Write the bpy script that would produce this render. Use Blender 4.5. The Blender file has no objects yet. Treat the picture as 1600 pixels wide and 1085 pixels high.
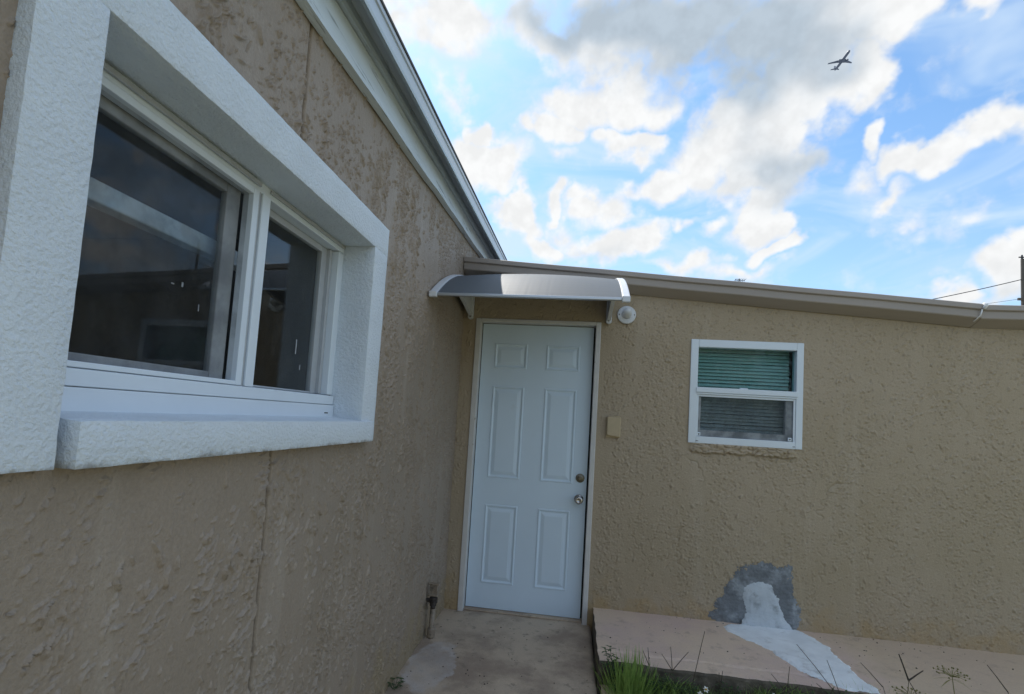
import bpy, bmesh, math, random
import numpy as np
from mathutils import Vector, Matrix

random.seed(7)
rng = np.random.RandomState(5)
S = bpy.context.scene
COL = S.collection
PI = math.pi

# ------------------------------------------------------------------ camera
cam_d = bpy.data.cameras.new('camera')
cam = bpy.data.objects.new('camera', cam_d)
COL.objects.link(cam)
R = ((0.98932795, -0.13629558, -0.05151438), (0.13211399, 0.98821167, -0.07735366), (0.06145007, 0.06972237, 0.99567197))
right = [R[0][0], R[1][0], R[2][0]]
fwd = [R[0][1], R[1][1], R[2][1]]
up = [R[0][2], R[1][2], R[2][2]]
M = Matrix(((right[0], up[0], -fwd[0], 0.83347), (right[1], up[1], -fwd[1], -3.53965), (right[2], up[2], -fwd[2], 1.36423), (0, 0, 0, 1)))
cam.matrix_world = M
cam_d.sensor_width = 36.0
cam_d.lens = 778.39 / 1600 * 36
cam_d.shift_x = (800 - 790.4) / 1600
cam_d.shift_y = (598.9 - 542.5) / 1600
cam_d.clip_start = 0.02
cam_d.clip_end = 4000
S.camera = cam
S.cycles.diffuse_bounces = 2
S.cycles.glossy_bounces = 3
S.cycles.transmission_bounces = 3
S.cycles.caustics_reflective = False
S.cycles.caustics_refractive = False
S.render.resolution_x = 1024
S.render.resolution_y = 694

# ------------------------------------------------------------------ view
S.view_settings.view_transform = 'Standard'
S.view_settings.look = 'None'
S.view_settings.exposure = 0.72
S.view_settings.gamma = 1.0
S.view_settings.use_curve_mapping = False

# ------------------------------------------------------------------ sun
SUN_AZ = math.radians(-28)      # clockwise from +y; the sun stands behind the two buildings
SUN_EL = math.radians(52)
sd = Vector((math.sin(SUN_AZ) * math.cos(SUN_EL), math.cos(SUN_AZ) * math.cos(SUN_EL), math.sin(SUN_EL)))
sun_d = bpy.data.lights.new('sun', 'SUN')
sun_d.energy = 2.9
sun_d.angle = math.radians(0.5)
sun_d.color = (1.0, 0.95, 0.87)
sun = bpy.data.objects.new('sun', sun_d)
COL.objects.link(sun)
sun.rotation_euler = (-sd).to_track_quat('-Z', 'Y').to_euler()


# ------------------------------------------------------------------ node helper
class NT:
    def __init__(self, tree):
        self.t = tree
        self.n = tree.nodes
        self.l = tree.links

    def new(self, typ, **kw):
        nd = self.n.new(typ)
        for k, v in kw.items():
            setattr(nd, k, v)
        return nd

    def put(self, sock, v):
        if isinstance(v, bpy.types.NodeSocket):
            self.l.new(v, sock)
        elif v is not None:
            sock.default_value = v

    def math(self, op, a, b=None, c=None, clamp=False):
        nd = self.new('ShaderNodeMath', operation=op, use_clamp=clamp)
        for i, v in enumerate((a, b, c)):
            if v is not None:
                self.put(nd.inputs[i], v)
        return nd.outputs[0]

    def vmath(self, op, a, b=None):
        nd = self.new('ShaderNodeVectorMath', operation=op)
        self.put(nd.inputs[0], a)
        if b is not None:
            self.put(nd.inputs[1], b)
        return nd.outputs[0]

    def noise(self, vec, scale, detail=4.0, rough=0.55, dist=0.0, col=False, lac=2.0):
        nd = self.new('ShaderNodeTexNoise')
        self.put(nd.inputs['Vector'], vec)
        nd.inputs['Scale'].default_value = scale
        nd.inputs['Detail'].default_value = detail
        nd.inputs['Roughness'].default_value = rough
        nd.inputs['Lacunarity'].default_value = lac
        nd.inputs['Distortion'].default_value = dist
        return nd.outputs['Color' if col else 'Fac']

    def ramp(self, v, lo, hi, a=0.0, b=1.0, smooth=True):
        nd = self.new('ShaderNodeMapRange')
        nd.interpolation_type = 'SMOOTHSTEP' if smooth else 'LINEAR'
        self.put(nd.inputs['Value'], v)
        nd.inputs['From Min'].default_value = lo
        nd.inputs['From Max'].default_value = hi
        nd.inputs['To Min'].default_value = a
        nd.inputs['To Max'].default_value = b
        return nd.outputs['Result']

    def mix(self, f, a, b, mode='MIX'):
        nd = self.new('ShaderNodeMix', data_type='RGBA', blend_type=mode)
        self.put(nd.inputs[0], f)
        for i, v in ((6, a), (7, b)):
            if isinstance(v, (tuple, list)):
                v = tuple(v) + ((1.0,) if len(v) == 3 else ())
            self.put(nd.inputs[i], v)
        return nd.outputs[2]

    def scalevec(self, vec, s):
        nd = self.new('ShaderNodeMapping')
        self.put(nd.inputs['Vector'], vec)
        nd.inputs['Scale'].default_value = s
        return nd.outputs[0]


# ------------------------------------------------------------------ sky
W = bpy.data.worlds.new('World')
S.world = W
W.use_nodes = True
w = NT(W.node_tree)
w.n.clear()
out = w.new('ShaderNodeOutputWorld')
bg = w.new('ShaderNodeBackground')
bg.inputs['Strength'].default_value = 0.1
sky = w.new('ShaderNodeTexSky', sky_type='NISHITA')
sky.sun_disc = False
sky.sun_elevation = SUN_EL
sky.sun_rotation = SUN_AZ
sky.air_density = 1.0
sky.dust_density = 0.6
sky.ozone_density = 1.6
tc = w.new('ShaderNodeTexCoord').outputs['Generated']
sep = w.new('ShaderNodeSeparateXYZ')
w.l.new(tc, sep.inputs[0])
X, Y, Z = sep.outputs
az = w.math('ARCTAN2', X, Y)
el = w.math('ARCSINE', Z)
cmb = w.new('ShaderNodeCombineXYZ')
w.put(cmb.inputs[0], w.math('MULTIPLY', az, w.math('COSINE', el)))
w.put(cmb.inputs[1], el)
ae = cmb.outputs[0]
# billow the outlines: warp the sky coordinates with two scales of noise
n1 = w.noise(tc, 7.0, 2.0, 0.6, col=True)
n2 = w.noise(tc, 22.0, 3.0, 0.62, col=True)
off1 = w.vmath('MULTIPLY', w.vmath('SUBTRACT', n1, (0.5, 0.5, 0.5)), (0.26, 0.20, 0.0))
off2 = w.vmath('MULTIPLY', w.vmath('SUBTRACT', n2, (0.5, 0.5, 0.5)), (0.050, 0.045, 0.0))
aew = w.vmath('ADD', w.vmath('ADD', ae, off1), off2)


def blob(vec, a, e, ra, re, rot=0.0):
    m = w.new('ShaderNodeMapping', vector_type='TEXTURE')
    w.put(m.inputs['Vector'], vec)
    ar, er = math.radians(a), math.radians(e)
    m.inputs['Location'].default_value = (ar * math.cos(er), er, 0)
    m.inputs['Rotation'].default_value = (0, 0, math.radians(rot))
    m.inputs['Scale'].default_value = (math.radians(ra), math.radians(re), 1)
    g = w.new('ShaderNodeTexGradient', gradient_type='SPHERICAL')
    w.l.new(m.outputs[0], g.inputs[0])
    return g.outputs['Fac']


def total(vec, lst, op='MAXIMUM'):
    acc = None
    for b in lst:
        g = blob(vec, *b[:5])
        if len(b) > 5:
            g = w.math('MULTIPLY', g, b[5])
        acc = g if acc is None else w.math(op, acc, g)
    return acc


# cumulus: azimuth, elevation, half sizes (degrees), rotation
CUMULUS = [
    (-17.4, 39.0, 8.7, 4.2, 0, 1),
    (-5.0, 38.8, 6.9, 3.2, 0, 1),
    (5.5, 39.0, 15.0, 5.7, 0, 1),
    (22.1, 36.0, 11.5, 5.5, 0, 1),
    (30.1, 35.7, 4.3, 2.4, 0, 1),
    (1.4, 34.1, 8.1, 4.1, 0, 1),
    (-2.9, 31.3, 4.7, 2.5, 0, 1),
    (15.0, 28.5, 6.3, 5.0, 0, 1),
    (7.0, 25.7, 7.2, 2.9, 20, 1),
    (19.9, 31.1, 5.8, 5.8, 0, 1),
    (19.4, 26.8, 6.0, 4.7, 0, 1),
    (-11.9, 27.6, 5.2, 4.3, 0, 1),
    (-13.6, 31.1, 2.0, 2.5, 0, 1),
    (-8.7, 22.1, 4.1, 3.3, 0, 1),
    (-2.0, 24.1, 2.4, 2.2, 0, 1),
    (1.5, 20.1, 9.0, 4.2, 0, 1),
    (7.3, 20.3, 3.8, 3.0, 0, 1),
    (17.4, 22.4, 4.0, 5.1, 0, 1),
    (19.1, 18.3, 2.7, 1.8, 0, 1),
    (5.0, 30.3, 4.2, 2.0, 0, 1),
    (25.0, 32.0, 4.8, 3.9, 0, 1),
    (32.1, 24.8, 3.7, 2.3, 15, 1),
    (36.3, 25.2, 4.1, 1.9, 20, 1),
    (28.0, 26.2, 1.8, 1.9, 0, 1),
    (37.4, 14.5, 3.0, 4.4, 0, 1),
    (38.9, 16.8, 2.0, 3.7, 0, 1),
    (35.9, 33.7, 2.4, 1.6, 0, 1),
    (12.2, 17.5, 5.5, 2.0, 0, 0.6),
    (17.9, 15.9, 5.0, 1.9, 0, 0.7),
    (-5.9, 19.5, 4.1, 2.6, 0, 1),
    (33.8, 12.4, 2.4, 1.3, 0, 0.7),
    (11.0, 21.1, 2.1, 1.7, 0, 0.8),
    (-7.5, 31.8, 2.6, 1.7, 0, 0.6),
    (1.2, 25.2, 2.0, 1.4, 0, 0.6),
    (26.8, 22.3, 4.1, 3.3, 20, 0.42),
    (30.2, 21.6, 2.6, 1.0, 25, 0.5),
    (33.8, 18.8, 4.9, 2.1, 10, 0.32),
    (-17.6, 33.7, 2.5, 3.2, 0, 0.5),
    (-3.4, 28.3, 2.7, 1.8, 0, 0.5),
]
GREY = [
    (9.8, 39.5, 16.3, 6.1, 0, 1.15),
    (16.1, 33.3, 8.6, 6.3, 0, 0.75),
    (21.0, 34.9, 9.1, 5.5, 0, 0.6),
    (-5.9, 39.8, 8.2, 2.8, 0, 0.5),
    (19.5, 25.7, 6.2, 4.4, 0, 0.5),
    (1.6, 18.7, 8.0, 2.7, 0, 0.3),
    (37.0, 13.1, 2.5, 3.1, 0, 0.35),
    (24.6, 25.9, 6.0, 3.2, 0, 0.4),
]
dens = total(aew, CUMULUS)
# the rest of the sky carries the same scattered cumulus
wide = w.noise(w.scalevec(tc, (1.0, 1.0, 1.7)), 3.2, 4.0, 0.6)
wide_d = w.ramp(wide, 0.44, 0.66, 0.0, 0.9)
m1 = w.ramp(az, math.radians(-34), math.radians(-26), 1.0, 0.0)
m2 = w.ramp(az, math.radians(40), math.radians(50), 0.0, 1.0)
m3 = w.ramp(el, math.radians(44), math.radians(52), 0.0, 1.0)
m4 = w.math('GREATER_THAN', w.math('ABSOLUTE', az), math.radians(80))
omask = w.math('MAXIMUM', w.math('MAXIMUM', m1, m2), w.math('MAXIMUM', m3, m4))
dens = w.math('MAXIMUM', dens, w.math('MULTIPLY', wide_d, omask))
fine = w.noise(tc, 40.0, 4.0, 0.68)


def billow(scale, warp):
    v_ = w.new('ShaderNodeTexVoronoi', feature='F1')
    v_.inputs['Scale'].default_value = scale
    w.put(v_.inputs['Vector'], w.vmath('ADD', tc, w.vmath('MULTIPLY', w.vmath('SUBTRACT', warp, (0.5, 0.5, 0.5)), (0.05, 0.05, 0.05))))
    return w.math('SUBTRACT', 0.48, v_.outputs['Distance'])


puffs = w.math('ADD', w.math('MULTIPLY', billow(13.0, n2), 0.42), w.math('MULTIPLY', billow(34.0, n2), 0.26))
dens = w.math('ADD', w.math('ADD', dens, puffs), w.math('MULTIPLY', w.math('SUBTRACT', fine, 0.5), 0.26))
alpha = w.ramp(dens, 0.02, 0.54)
# thin veil
veil = w.noise(w.scalevec(tc, (1.0, 1.0, 2.6)), 4.5, 4.0, 0.6, dist=0.6)
veil_a = w.ramp(veil, 0.40, 0.72, 0.0, 0.6)
veil_h = w.math('ADD', veil_a, w.ramp(el, math.radians(10), math.radians(32), 0.32, 0.06))
# cloud brightness: thick parts seen from below are greyer
grey = total(w.vmath('ADD', ae, w.vmath('MULTIPLY', off1, (0.9, 0.9, 0))), GREY, 'ADD')
grey_n = w.math('ADD', grey, w.math('MULTIPLY', w.math('SUBTRACT', w.noise(tc, 9.0, 3.0, 0.6), 0.5), 0.36))
core = w.ramp(dens, 0.30, 0.85, 0.0, 0.35)
gfac = w.ramp(w.math('ADD', grey_n, w.math('MULTIPLY', core, omask)), 0.05, 0.85)
sdir = (0.011 * math.sin(SUN_AZ), 0.0, 0.016)
pn = w.math('SUBTRACT', w.noise(tc, 20.0, 3.0, 0.58), w.noise(w.vmath('ADD', tc, sdir), 20.0, 3.0, 0.58))
puff = w.ramp(pn, -0.12, 0.12, 0.94, 1.04, smooth=False)
ccol = w.mix(gfac, (5.65, 5.72, 5.75), (3.0, 3.55, 4.1))
ccol = w.mix(1.0, ccol, puff, 'MULTIPLY')
skyc = w.mix(1.0, sky.outputs[0], (0.80, 1.10, 1.25), 'MULTIPLY')
skyv = w.mix(veil_h, skyc, (4.3, 5.25, 6.3))
skyf = w.mix(alpha, skyv, ccol)
w.l.new(skyf, bg.inputs['Color'])
w.l.new(bg.outputs[0], out.inputs[0])


# ------------------------------------------------------------------ materials
def new_mat(name):
    m = bpy.data.materials.new(name)
    m.use_nodes = True
    t = NT(m.node_tree)
    b = t.n['Principled BSDF']
    return m, t, b


def simple(name, col, rough=0.6, metal=0.0, var=0.08, vscale=6.0, bump=0.0, bscale=60.0, bdist=0.002, stretch=(1, 1, 1), spec=0.5, dirt=None, dscale=3.0, dlo=0.55, dhi=0.75):
    m, t, b = new_mat(name)
    co = t.new('ShaderNodeTexCoord').outputs['Object']
    v = t.scalevec(co, stretch)
    n = t.noise(v, vscale, 6.0, 0.6)
    k = t.ramp(n, 0.25, 0.75, 1 - var, 1 + var, smooth=False)
    c = t.mix(1.0, col, k, 'MULTIPLY')
    if dirt:
        dn = t.noise(v, dscale, 8.0, 0.65)
        c = t.mix(t.ramp(dn, dlo, dhi), c, dirt)
    t.put(b.inputs['Base Color'], c)
    b.inputs['Roughness'].default_value = rough
    b.inputs['Metallic'].default_value = metal
    b.inputs['Specular IOR Level'].default_value = spec
    if bump:
        bn = t.noise(v, bscale, 5.0, 0.6)
        bp = t.new('ShaderNodeBump')
        bp.inputs['Strength'].default_value = bump
        bp.inputs['Distance'].default_value = bdist
        t.l.new(bn, bp.inputs['Height'])
        t.l.new(bp.outputs[0], b.inputs['Normal'])
    return m


def stucco_mat(name, base, stain_a, stain_b, streak=(6, 6, 0.7), low_bounce=None):
    m, t, b = new_mat(name)
    co = t.new('ShaderNodeTexCoord').outputs['Object']
    n_big = t.noise(co, 1.3, 5.0, 0.6)
    n_mid = t.noise(co, 7.0, 6.0, 0.65)
    n_str = t.noise(t.scalevec(co, streak), 1.0, 6.0, 0.6)
    n_fin = t.noise(co, 120.0, 3.0, 0.6)
    c = t.mix(t.ramp(n_big, 0.35, 0.68, 0, 0.8), base, stain_a)
    c = t.mix(t.ramp(n_str, 0.53, 0.72, 0, 0.5), c, stain_b)
    c = t.mix(t.ramp(n_mid, 0.62, 0.8, 0, 0.28), c, tuple(x * 0.72 for x in base))
    if low_bounce:  # warm bounce light from the ground, painted into the colour near the wall foot
        z = t.new('ShaderNodeSeparateXYZ')
        t.l.new(co, z.inputs[0])
        edge = t.math('ADD', z.outputs[2], t.math('MULTIPLY', t.math('SUBTRACT', n_mid, 0.5), 0.9))
        c = t.mix(t.ramp(edge, 0.02, 0.30, 0.6, 0.0), c, low_bounce)
    k = t.ramp(n_fin, 0.2, 0.8, 0.88, 1.12, smooth=False)
    c = t.mix(1.0, c, k, 'MULTIPLY')
    t.put(b.inputs['Base Color'], c)
    b.inputs['Roughness'].default_value = 0.5
    b.inputs['Specular IOR Level'].default_value = 0.45
    bn = t.noise(co, 260.0, 4.0, 0.6)
    bn2 = t.noise(co, 70.0, 4.0, 0.6)
    h = t.math('ADD', bn, t.math('MULTIPLY', bn2, 1.5))
    bp = t.new('ShaderNodeBump')
    bp.inputs['Strength'].default_value = 0.6
    bp.inputs['Distance'].default_value = 0.003
    t.l.new(h, bp.inputs['Height'])
    t.l.new(bp.outputs[0], b.inputs['Normal'])
    return m


def glass_mat(name, tint, refl=1.0):
    m = bpy.data.materials.new(name)
    m.use_nodes = True
    t = NT(m.node_tree)
    t.n.clear()
    o = t.new('ShaderNodeOutputMaterial')
    tr = t.new('ShaderNodeBsdfTransparent')
    tr.inputs['Color'].default_value = tint + (1,)
    gl = t.new('ShaderNodeBsdfGlossy')
    gl.inputs['Roughness'].default_value = 0.004
    gl.inputs['Color'].default_value = (1, 1, 1, 1)
    co = t.new('ShaderNodeTexCoord').outputs['Object']
    bp = t.new('ShaderNodeBump')
    bp.inputs['Strength'].default_value = 0.06
    bp.inputs['Distance'].default_value = 0.01
    t.l.new(t.noise(co, 3.0, 1.0, 0.4), bp.inputs['Height'])
    t.l.new(bp.outputs[0], gl.inputs['Normal'])
    fr = t.new('ShaderNodeLayerWeight')
    fr.inputs['Blend'].default_value = 0.5
    f5 = t.math('POWER', fr.outputs['Facing'], 5.0)
    f = t.math('MULTIPLY', t.math('ADD', t.math('MULTIPLY', f5, 0.96), 0.04), refl, clamp=True)
    mx = t.new('ShaderNodeMixShader')
    t.put(mx.inputs[0], f)
    t.l.new(tr.outputs[0], mx.inputs[1])
    t.l.new(gl.outputs[0], mx.inputs[2])
    # dust on the pane
    df = t.new('ShaderNodeBsdfDiffuse')
    df.inputs['Color'].default_value = (0.45, 0.47, 0.48, 1)
    mx2 = t.new('ShaderNodeMixShader')
    dn = t.noise(t.scalevec(co, (1, 1, 0.5)), 14.0, 7.0, 0.7)
    sp = t.noise(co, 90.0, 2.0, 0.5)
    da = t.math('ADD', t.ramp(dn, 0.45, 0.8, 0.004, 0.05), t.ramp(sp, 0.74, 0.80, 0.0, 0.12))
    t.put(mx2.inputs[0], da)
    t.l.new(mx.outputs[0], mx2.inputs[1])
    t.l.new(df.outputs[0], mx2.inputs[2])
    t.l.new(mx2.outputs[0], o.inputs[0])
    return m


def screen_mat(name, col, cover):
    m = bpy.data.materials.new(name)
    m.use_nodes = True
    t = NT(m.node_tree)
    t.n.clear()
    o = t.new('ShaderNodeOutputMaterial')
    tr = t.new('ShaderNodeBsdfTransparent')
    df = t.new('ShaderNodeBsdfDiffuse')
    df.inputs['Color'].default_value = col + (1,)
    mx = t.new('ShaderNodeMixShader')
    co = t.new('ShaderNodeTexCoord').outputs['Object']
    n = t.noise(co, 9.0, 5.0, 0.6)  # patchy cover paints a hint of mottled reflection into the screen
    t.put(mx.inputs[0], t.ramp(n, 0.35, 0.65, cover * 0.55, min(1, cover * 1.45)))
    t.l.new(tr.outputs[0], mx.inputs[1])
    t.l.new(df.outputs[0], mx.inputs[2])
    t.l.new(mx.outputs[0], o.inputs[0])
    return m


M_ = {}
M_['stucco_left'] = stucco_mat('tan_stucco_left', (0.370, 0.304, 0.242), (0.315, 0.258, 0.200), (0.45, 0.39, 0.325), (7, 9, 0.8), (0.36, 0.28, 0.16))
M_['stucco_door'] = stucco_mat('tan_stucco_door', (0.445, 0.360, 0.257), (0.400, 0.320, 0.212), (0.49, 0.41, 0.31), (5, 5, 0.5), (0.43, 0.30, 0.14))
M_['white_stucco'] = simple('white_stucco', (0.76, 0.84, 0.91), 0.75, var=0.05, vscale=9, bump=0.9, bscale=105, bdist=0.0075, dirt=(0.55, 0.56, 0.54), dscale=11, dlo=0.66, dhi=0.82)
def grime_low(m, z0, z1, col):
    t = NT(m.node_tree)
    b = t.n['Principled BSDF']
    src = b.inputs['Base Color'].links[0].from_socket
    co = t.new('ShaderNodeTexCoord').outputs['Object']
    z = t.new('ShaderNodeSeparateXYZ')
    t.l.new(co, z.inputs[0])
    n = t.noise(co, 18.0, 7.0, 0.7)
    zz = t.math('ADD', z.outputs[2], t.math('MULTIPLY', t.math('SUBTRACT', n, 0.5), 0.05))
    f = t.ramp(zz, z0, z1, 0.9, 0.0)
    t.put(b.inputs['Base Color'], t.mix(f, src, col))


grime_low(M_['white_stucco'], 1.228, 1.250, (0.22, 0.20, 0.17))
M_['white_smooth'] = simple('white_render_smooth', (0.74, 0.77, 0.78), 0.6, var=0.05, vscale=7, bump=0.25, bscale=25, bdist=0.003, dirt=(0.60, 0.60, 0.56), dscale=8, dlo=0.6, dhi=0.8)
M_['vinyl'] = simple('white_vinyl', (0.77, 0.85, 0.92), 0.38, var=0.03, vscale=5, dirt=(0.60, 0.60, 0.57), dscale=14, dlo=0.66, dhi=0.85)
M_['grey_frame'] = simple('grey_screen_frame', (0.46, 0.49, 0.52), 0.5, var=0.08, vscale=20)
M_['door_paint'] = simple('white_door_paint', (0.70, 0.84, 0.96), 0.42, var=0.03, vscale=3, bump=0.08, bscale=140, bdist=0.001, dirt=(0.56, 0.60, 0.62), dscale=6, dlo=0.66, dhi=0.9)
M_['casing'] = simple('worn_white_casing', (0.66, 0.65, 0.63), 0.6, var=0.08, vscale=9, bump=0.3, bscale=40, bdist=0.002, dirt=(0.34, 0.29, 0.22), dscale=16, dlo=0.64, dhi=0.72)
M_['fascia'] = simple('weathered_white_board', (0.72, 0.82, 0.90), 0.6, var=0.08, vscale=2.5, stretch=(12, 0.6, 12), bump=0.5, bscale=9, bdist=0.004, dirt=(0.36, 0.42, 0.46), dscale=5.5, dlo=0.57, dhi=0.68)
M_['trim'] = simple('grey_white_trim', (0.50, 0.57, 0.62), 0.55, var=0.1, vscale=3, stretch=(5, 0.6, 5), bump=0.3, bscale=8, bdist=0.003, dirt=(0.25, 0.30, 0.34), dscale=5, dlo=0.58, dhi=0.7)
M_['drip'] = simple('painted_metal_edge', (0.55, 0.62, 0.67), 0.35, metal=0.25, var=0.08, vscale=2, stretch=(3, 0.6, 3))
M_['roof'] = simple('grey_shingle', (0.12, 0.12, 0.125), 0.9, var=0.3, vscale=40, bump=0.4, bscale=120)
M_['gutter'] = simple('tan_painted_gutter', (0.38, 0.335, 0.30), 0.5, var=0.07, vscale=2.0, stretch=(0.6, 3, 3), bump=0.12, bscale=14, bdist=0.004, dirt=(0.31, 0.27, 0.235), dscale=5, dlo=0.58, dhi=0.8)
M_['sealant'] = simple('white_sealant', (0.82, 0.82, 0.80), 0.5, var=0.05)
M_['concrete'] = None
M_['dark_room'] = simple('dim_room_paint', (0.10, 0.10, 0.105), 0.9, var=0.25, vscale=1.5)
M_['blind'] = simple('pale_blind', (0.68, 0.74, 0.73), 0.55, var=0.04, vscale=9)
M_['metal'] = simple('worn_nickel', (0.50, 0.48, 0.46), 0.22, metal=1.0, var=0.12, vscale=60)
M_['bronze'] = simple('dull_bronze', (0.20, 0.18, 0.14), 0.38, metal=0.9, var=0.2, vscale=80)
M_['dark'] = simple('dark_gap', (0.02, 0.02, 0.02), 0.8)
M_['plastic'] = simple('white_plastic', (0.72, 0.75, 0.79), 0.4, var=0.04, vscale=30, dirt=(0.55, 0.55, 0.55), dscale=24, dlo=0.62, dhi=0.8)
M_['bracket'] = simple('pale_grey_plastic', (0.70, 0.72, 0.74), 0.45, var=0.06, vscale=12)
M_['alu'] = simple('brushed_aluminium', (0.52, 0.56, 0.60), 0.3, metal=0.7, var=0.05, vscale=6, stretch=(0.3, 5, 5))
M_['tan_plastic'] = simple('painted_tan_plastic', (0.52, 0.42, 0.27), 0.5, var=0.06, vscale=30, bump=0.15, bscale=160)
M_['pipe'] = simple('painted_pipe', (0.30, 0.245, 0.185), 0.5, var=0.2, vscale=30, dirt=(0.10, 0.08, 0.06), dscale=20, dlo=0.55, dhi=0.7)
M_['rust'] = simple('dark_corroded_metal', (0.055, 0.045, 0.038), 0.7, metal=0.3, var=0.4, vscale=60, bump=0.4, bscale=150)
M_['soil'] = simple('dark_soil', (0.06, 0.05, 0.038), 0.95, var=0.35, vscale=14, bump=1.0, bscale=40, bdist=0.02)
M_['yard'] = simple('grassy_yard', (0.30, 0.275, 0.175), 0.95, var=0.2, vscale=0.8, bump=0.6, bscale=30, bdist=0.02, dirt=(0.13, 0.16, 0.07), dscale=1.5, dlo=0.52, dhi=0.7)
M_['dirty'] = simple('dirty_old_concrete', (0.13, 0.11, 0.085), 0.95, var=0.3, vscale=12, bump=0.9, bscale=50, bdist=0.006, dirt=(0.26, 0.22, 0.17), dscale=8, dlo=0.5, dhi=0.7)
M_['cement'] = simple('grey_cement', (0.175, 0.19, 0.205), 0.85, var=0.25, vscale=11, bump=0.8, bscale=70, bdist=0.005, dirt=(0.33, 0.36, 0.385), dscale=7, dlo=0.46, dhi=0.64)
M_['plaster'] = simple('pale_plaster', (0.56, 0.61, 0.65), 0.85, var=0.1, vscale=9, bump=0.6, bscale=45, bdist=0.004, dirt=(0.34, 0.37, 0.39), dscale=10, dlo=0.52, dhi=0.68)
M_['plaster_floor'] = simple('pale_plaster_spill', (0.86, 0.91, 0.93), 0.85, var=0.1, vscale=9, bump=0.5, bscale=40, bdist=0.004, dirt=(0.60, 0.62, 0.62), dscale=8, dlo=0.55, dhi=0.72)
M_['plane'] = simple('aircraft_paint', (0.10, 0.12, 0.17), 0.45, var=0.05)
M_['wood'] = simple('grey_pole_wood', (0.10, 0.09, 0.085), 0.85, var=0.25, vscale=3, stretch=(8, 8, 0.6))
M_['cable'] = simple('black_cable', (0.03, 0.035, 0.045), 0.6)


def mk_walk():
    m, t, b = new_mat('old_concrete')
    co = t.new('ShaderNodeTexCoord').outputs['Object']
    n1_ = t.noise(co, 2.2, 7.0, 0.62)
    n2_ = t.noise(co, 14.0, 6.0, 0.65)
    n3_ = t.noise(co, 160.0, 3.0, 0.6)
    c = t.mix(t.ramp(n1_, 0.40, 0.60), (0.38, 0.295, 0.225), (0.60, 0.485, 0.365))
    c = t.mix(t.ramp(n2_, 0.56, 0.68, 0, 0.65), c, (0.26, 0.215, 0.165))
    c = t.mix(t.ramp(t.noise(co, 9.0, 4.0, 0.5), 0.70, 0.74, 0, 0.35), c, (0.24, 0.14, 0.10))
    # pale mineral stain that runs from the tap along the wall foot
    m_ = t.new('ShaderNodeMapping', vector_type='TEXTURE')
    wv = t.vmath('ADD', co, t.vmath('MULTIPLY', t.vmath('SUBTRACT', t.noise(co, 9.0, 6.0, 0.65, col=True), (0.5, 0.5, 0.5)), (0.16, 0.22, 0)))
    t.put(m_.inputs['Vector'], wv)
    m_.inputs['Location'].default_value = (0.135, -0.80, 0)
    m_.inputs['Scale'].default_value = (0.16, 0.36, 1)
    g = t.new('ShaderNodeTexGradient', gradient_type='SPHERICAL')
    t.l.new(m_.outputs[0], g.inputs[0])
    sa = t.ramp(g.outputs['Fac'], 0.12, 0.30)
    rim = t.math('MULTIPLY', sa, t.ramp(g.outputs['Fac'], 0.22, 0.5, 1.0, 0.55))
    c = t.mix(t.math('MULTIPLY', rim, t.ramp(n2_, 0.3, 0.62, 0.35, 0.85)), c, (0.60, 0.56, 0.54))
    # scuffs and specks
    c = t.mix(t.ramp(t.noise(co, 55.0, 2.0, 0.5), 0.735, 0.76, 0, 0.8), c, (0.05, 0.04, 0.035))
    c = t.mix(t.ramp(t.noise(t.vmath('ADD', co, (7.3, 1.1, 0)), 48.0, 2.0, 0.5), 0.765, 0.78, 0, 0.9), c, (0.55, 0.54, 0.5))
    c = t.mix(1.0, c, t.ramp(n3_, 0.2, 0.8, 0.86, 1.14, smooth=False), 'MULTIPLY')
    t.put(b.inputs['Base Color'], c)
    b.inputs['Roughness'].default_value = 0.85
    bp = t.new('ShaderNodeBump')
    bp.inputs['Strength'].default_value = 0.5
    bp.inputs['Distance'].default_value = 0.004
    t.l.new(t.math('ADD', n3_, t.math('MULTIPLY', t.noise(co, 30, 6, 0.65), 2.0)), bp.inputs['Height'])
    t.l.new(bp.outputs[0], b.inputs['Normal'])
    return m


def mk_ledge():
    m, t, b = new_mat('pinkish_painted_slab')
    co = t.new('ShaderNodeTexCoord').outputs['Object']
    n1_ = t.noise(co, 1.6, 6.0, 0.6)
    n2_ = t.noise(co, 11.0, 7.0, 0.66)
    n3_ = t.noise(co, 140.0, 3.0, 0.6)
    c = t.mix(t.ramp(n1_, 0.38, 0.64), (0.67, 0.51, 0.44), (0.74, 0.58, 0.44))
    xs = t.new('ShaderNodeSeparateXYZ')
    t.l.new(co, xs.inputs[0])
    wear = t.ramp(t.math('ADD', xs.outputs[0], t.math('MULTIPLY', n2_, 0.8)), 2.6, 3.1)
    c = t.mix(t.math('MULTIPLY', wear, 0.7), c, (0.58, 0.46, 0.31))
    c = t.mix(t.ramp(n2_, 0.54, 0.70, 0, 0.55), c, (0.42, 0.32, 0.25))
    c = t.mix(t.ramp(t.noise(co, 60.0, 2.0, 0.5), 0.73, 0.76, 0, 0.7), c, (0.10, 0.075, 0.055))
    c = t.mix(1.0, c, t.ramp(n3_, 0.2, 0.8, 0.9, 1.1, smooth=False), 'MULTIPLY')
    t.put(b.inputs['Base Color'], c)
    b.inputs['Roughness'].default_value = 0.8
    bp = t.new('ShaderNodeBump')
    bp.inputs['Strength'].default_value = 0.4
    bp.inputs['Distance'].default_value = 0.004
    t.l.new(t.math('ADD', n3_, t.math('MULTIPLY', t.noise(co, 24, 6, 0.65), 2.0)), bp.inputs['Height'])
    t.l.new(bp.outputs[0], b.inputs['Normal'])
    return m


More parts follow.
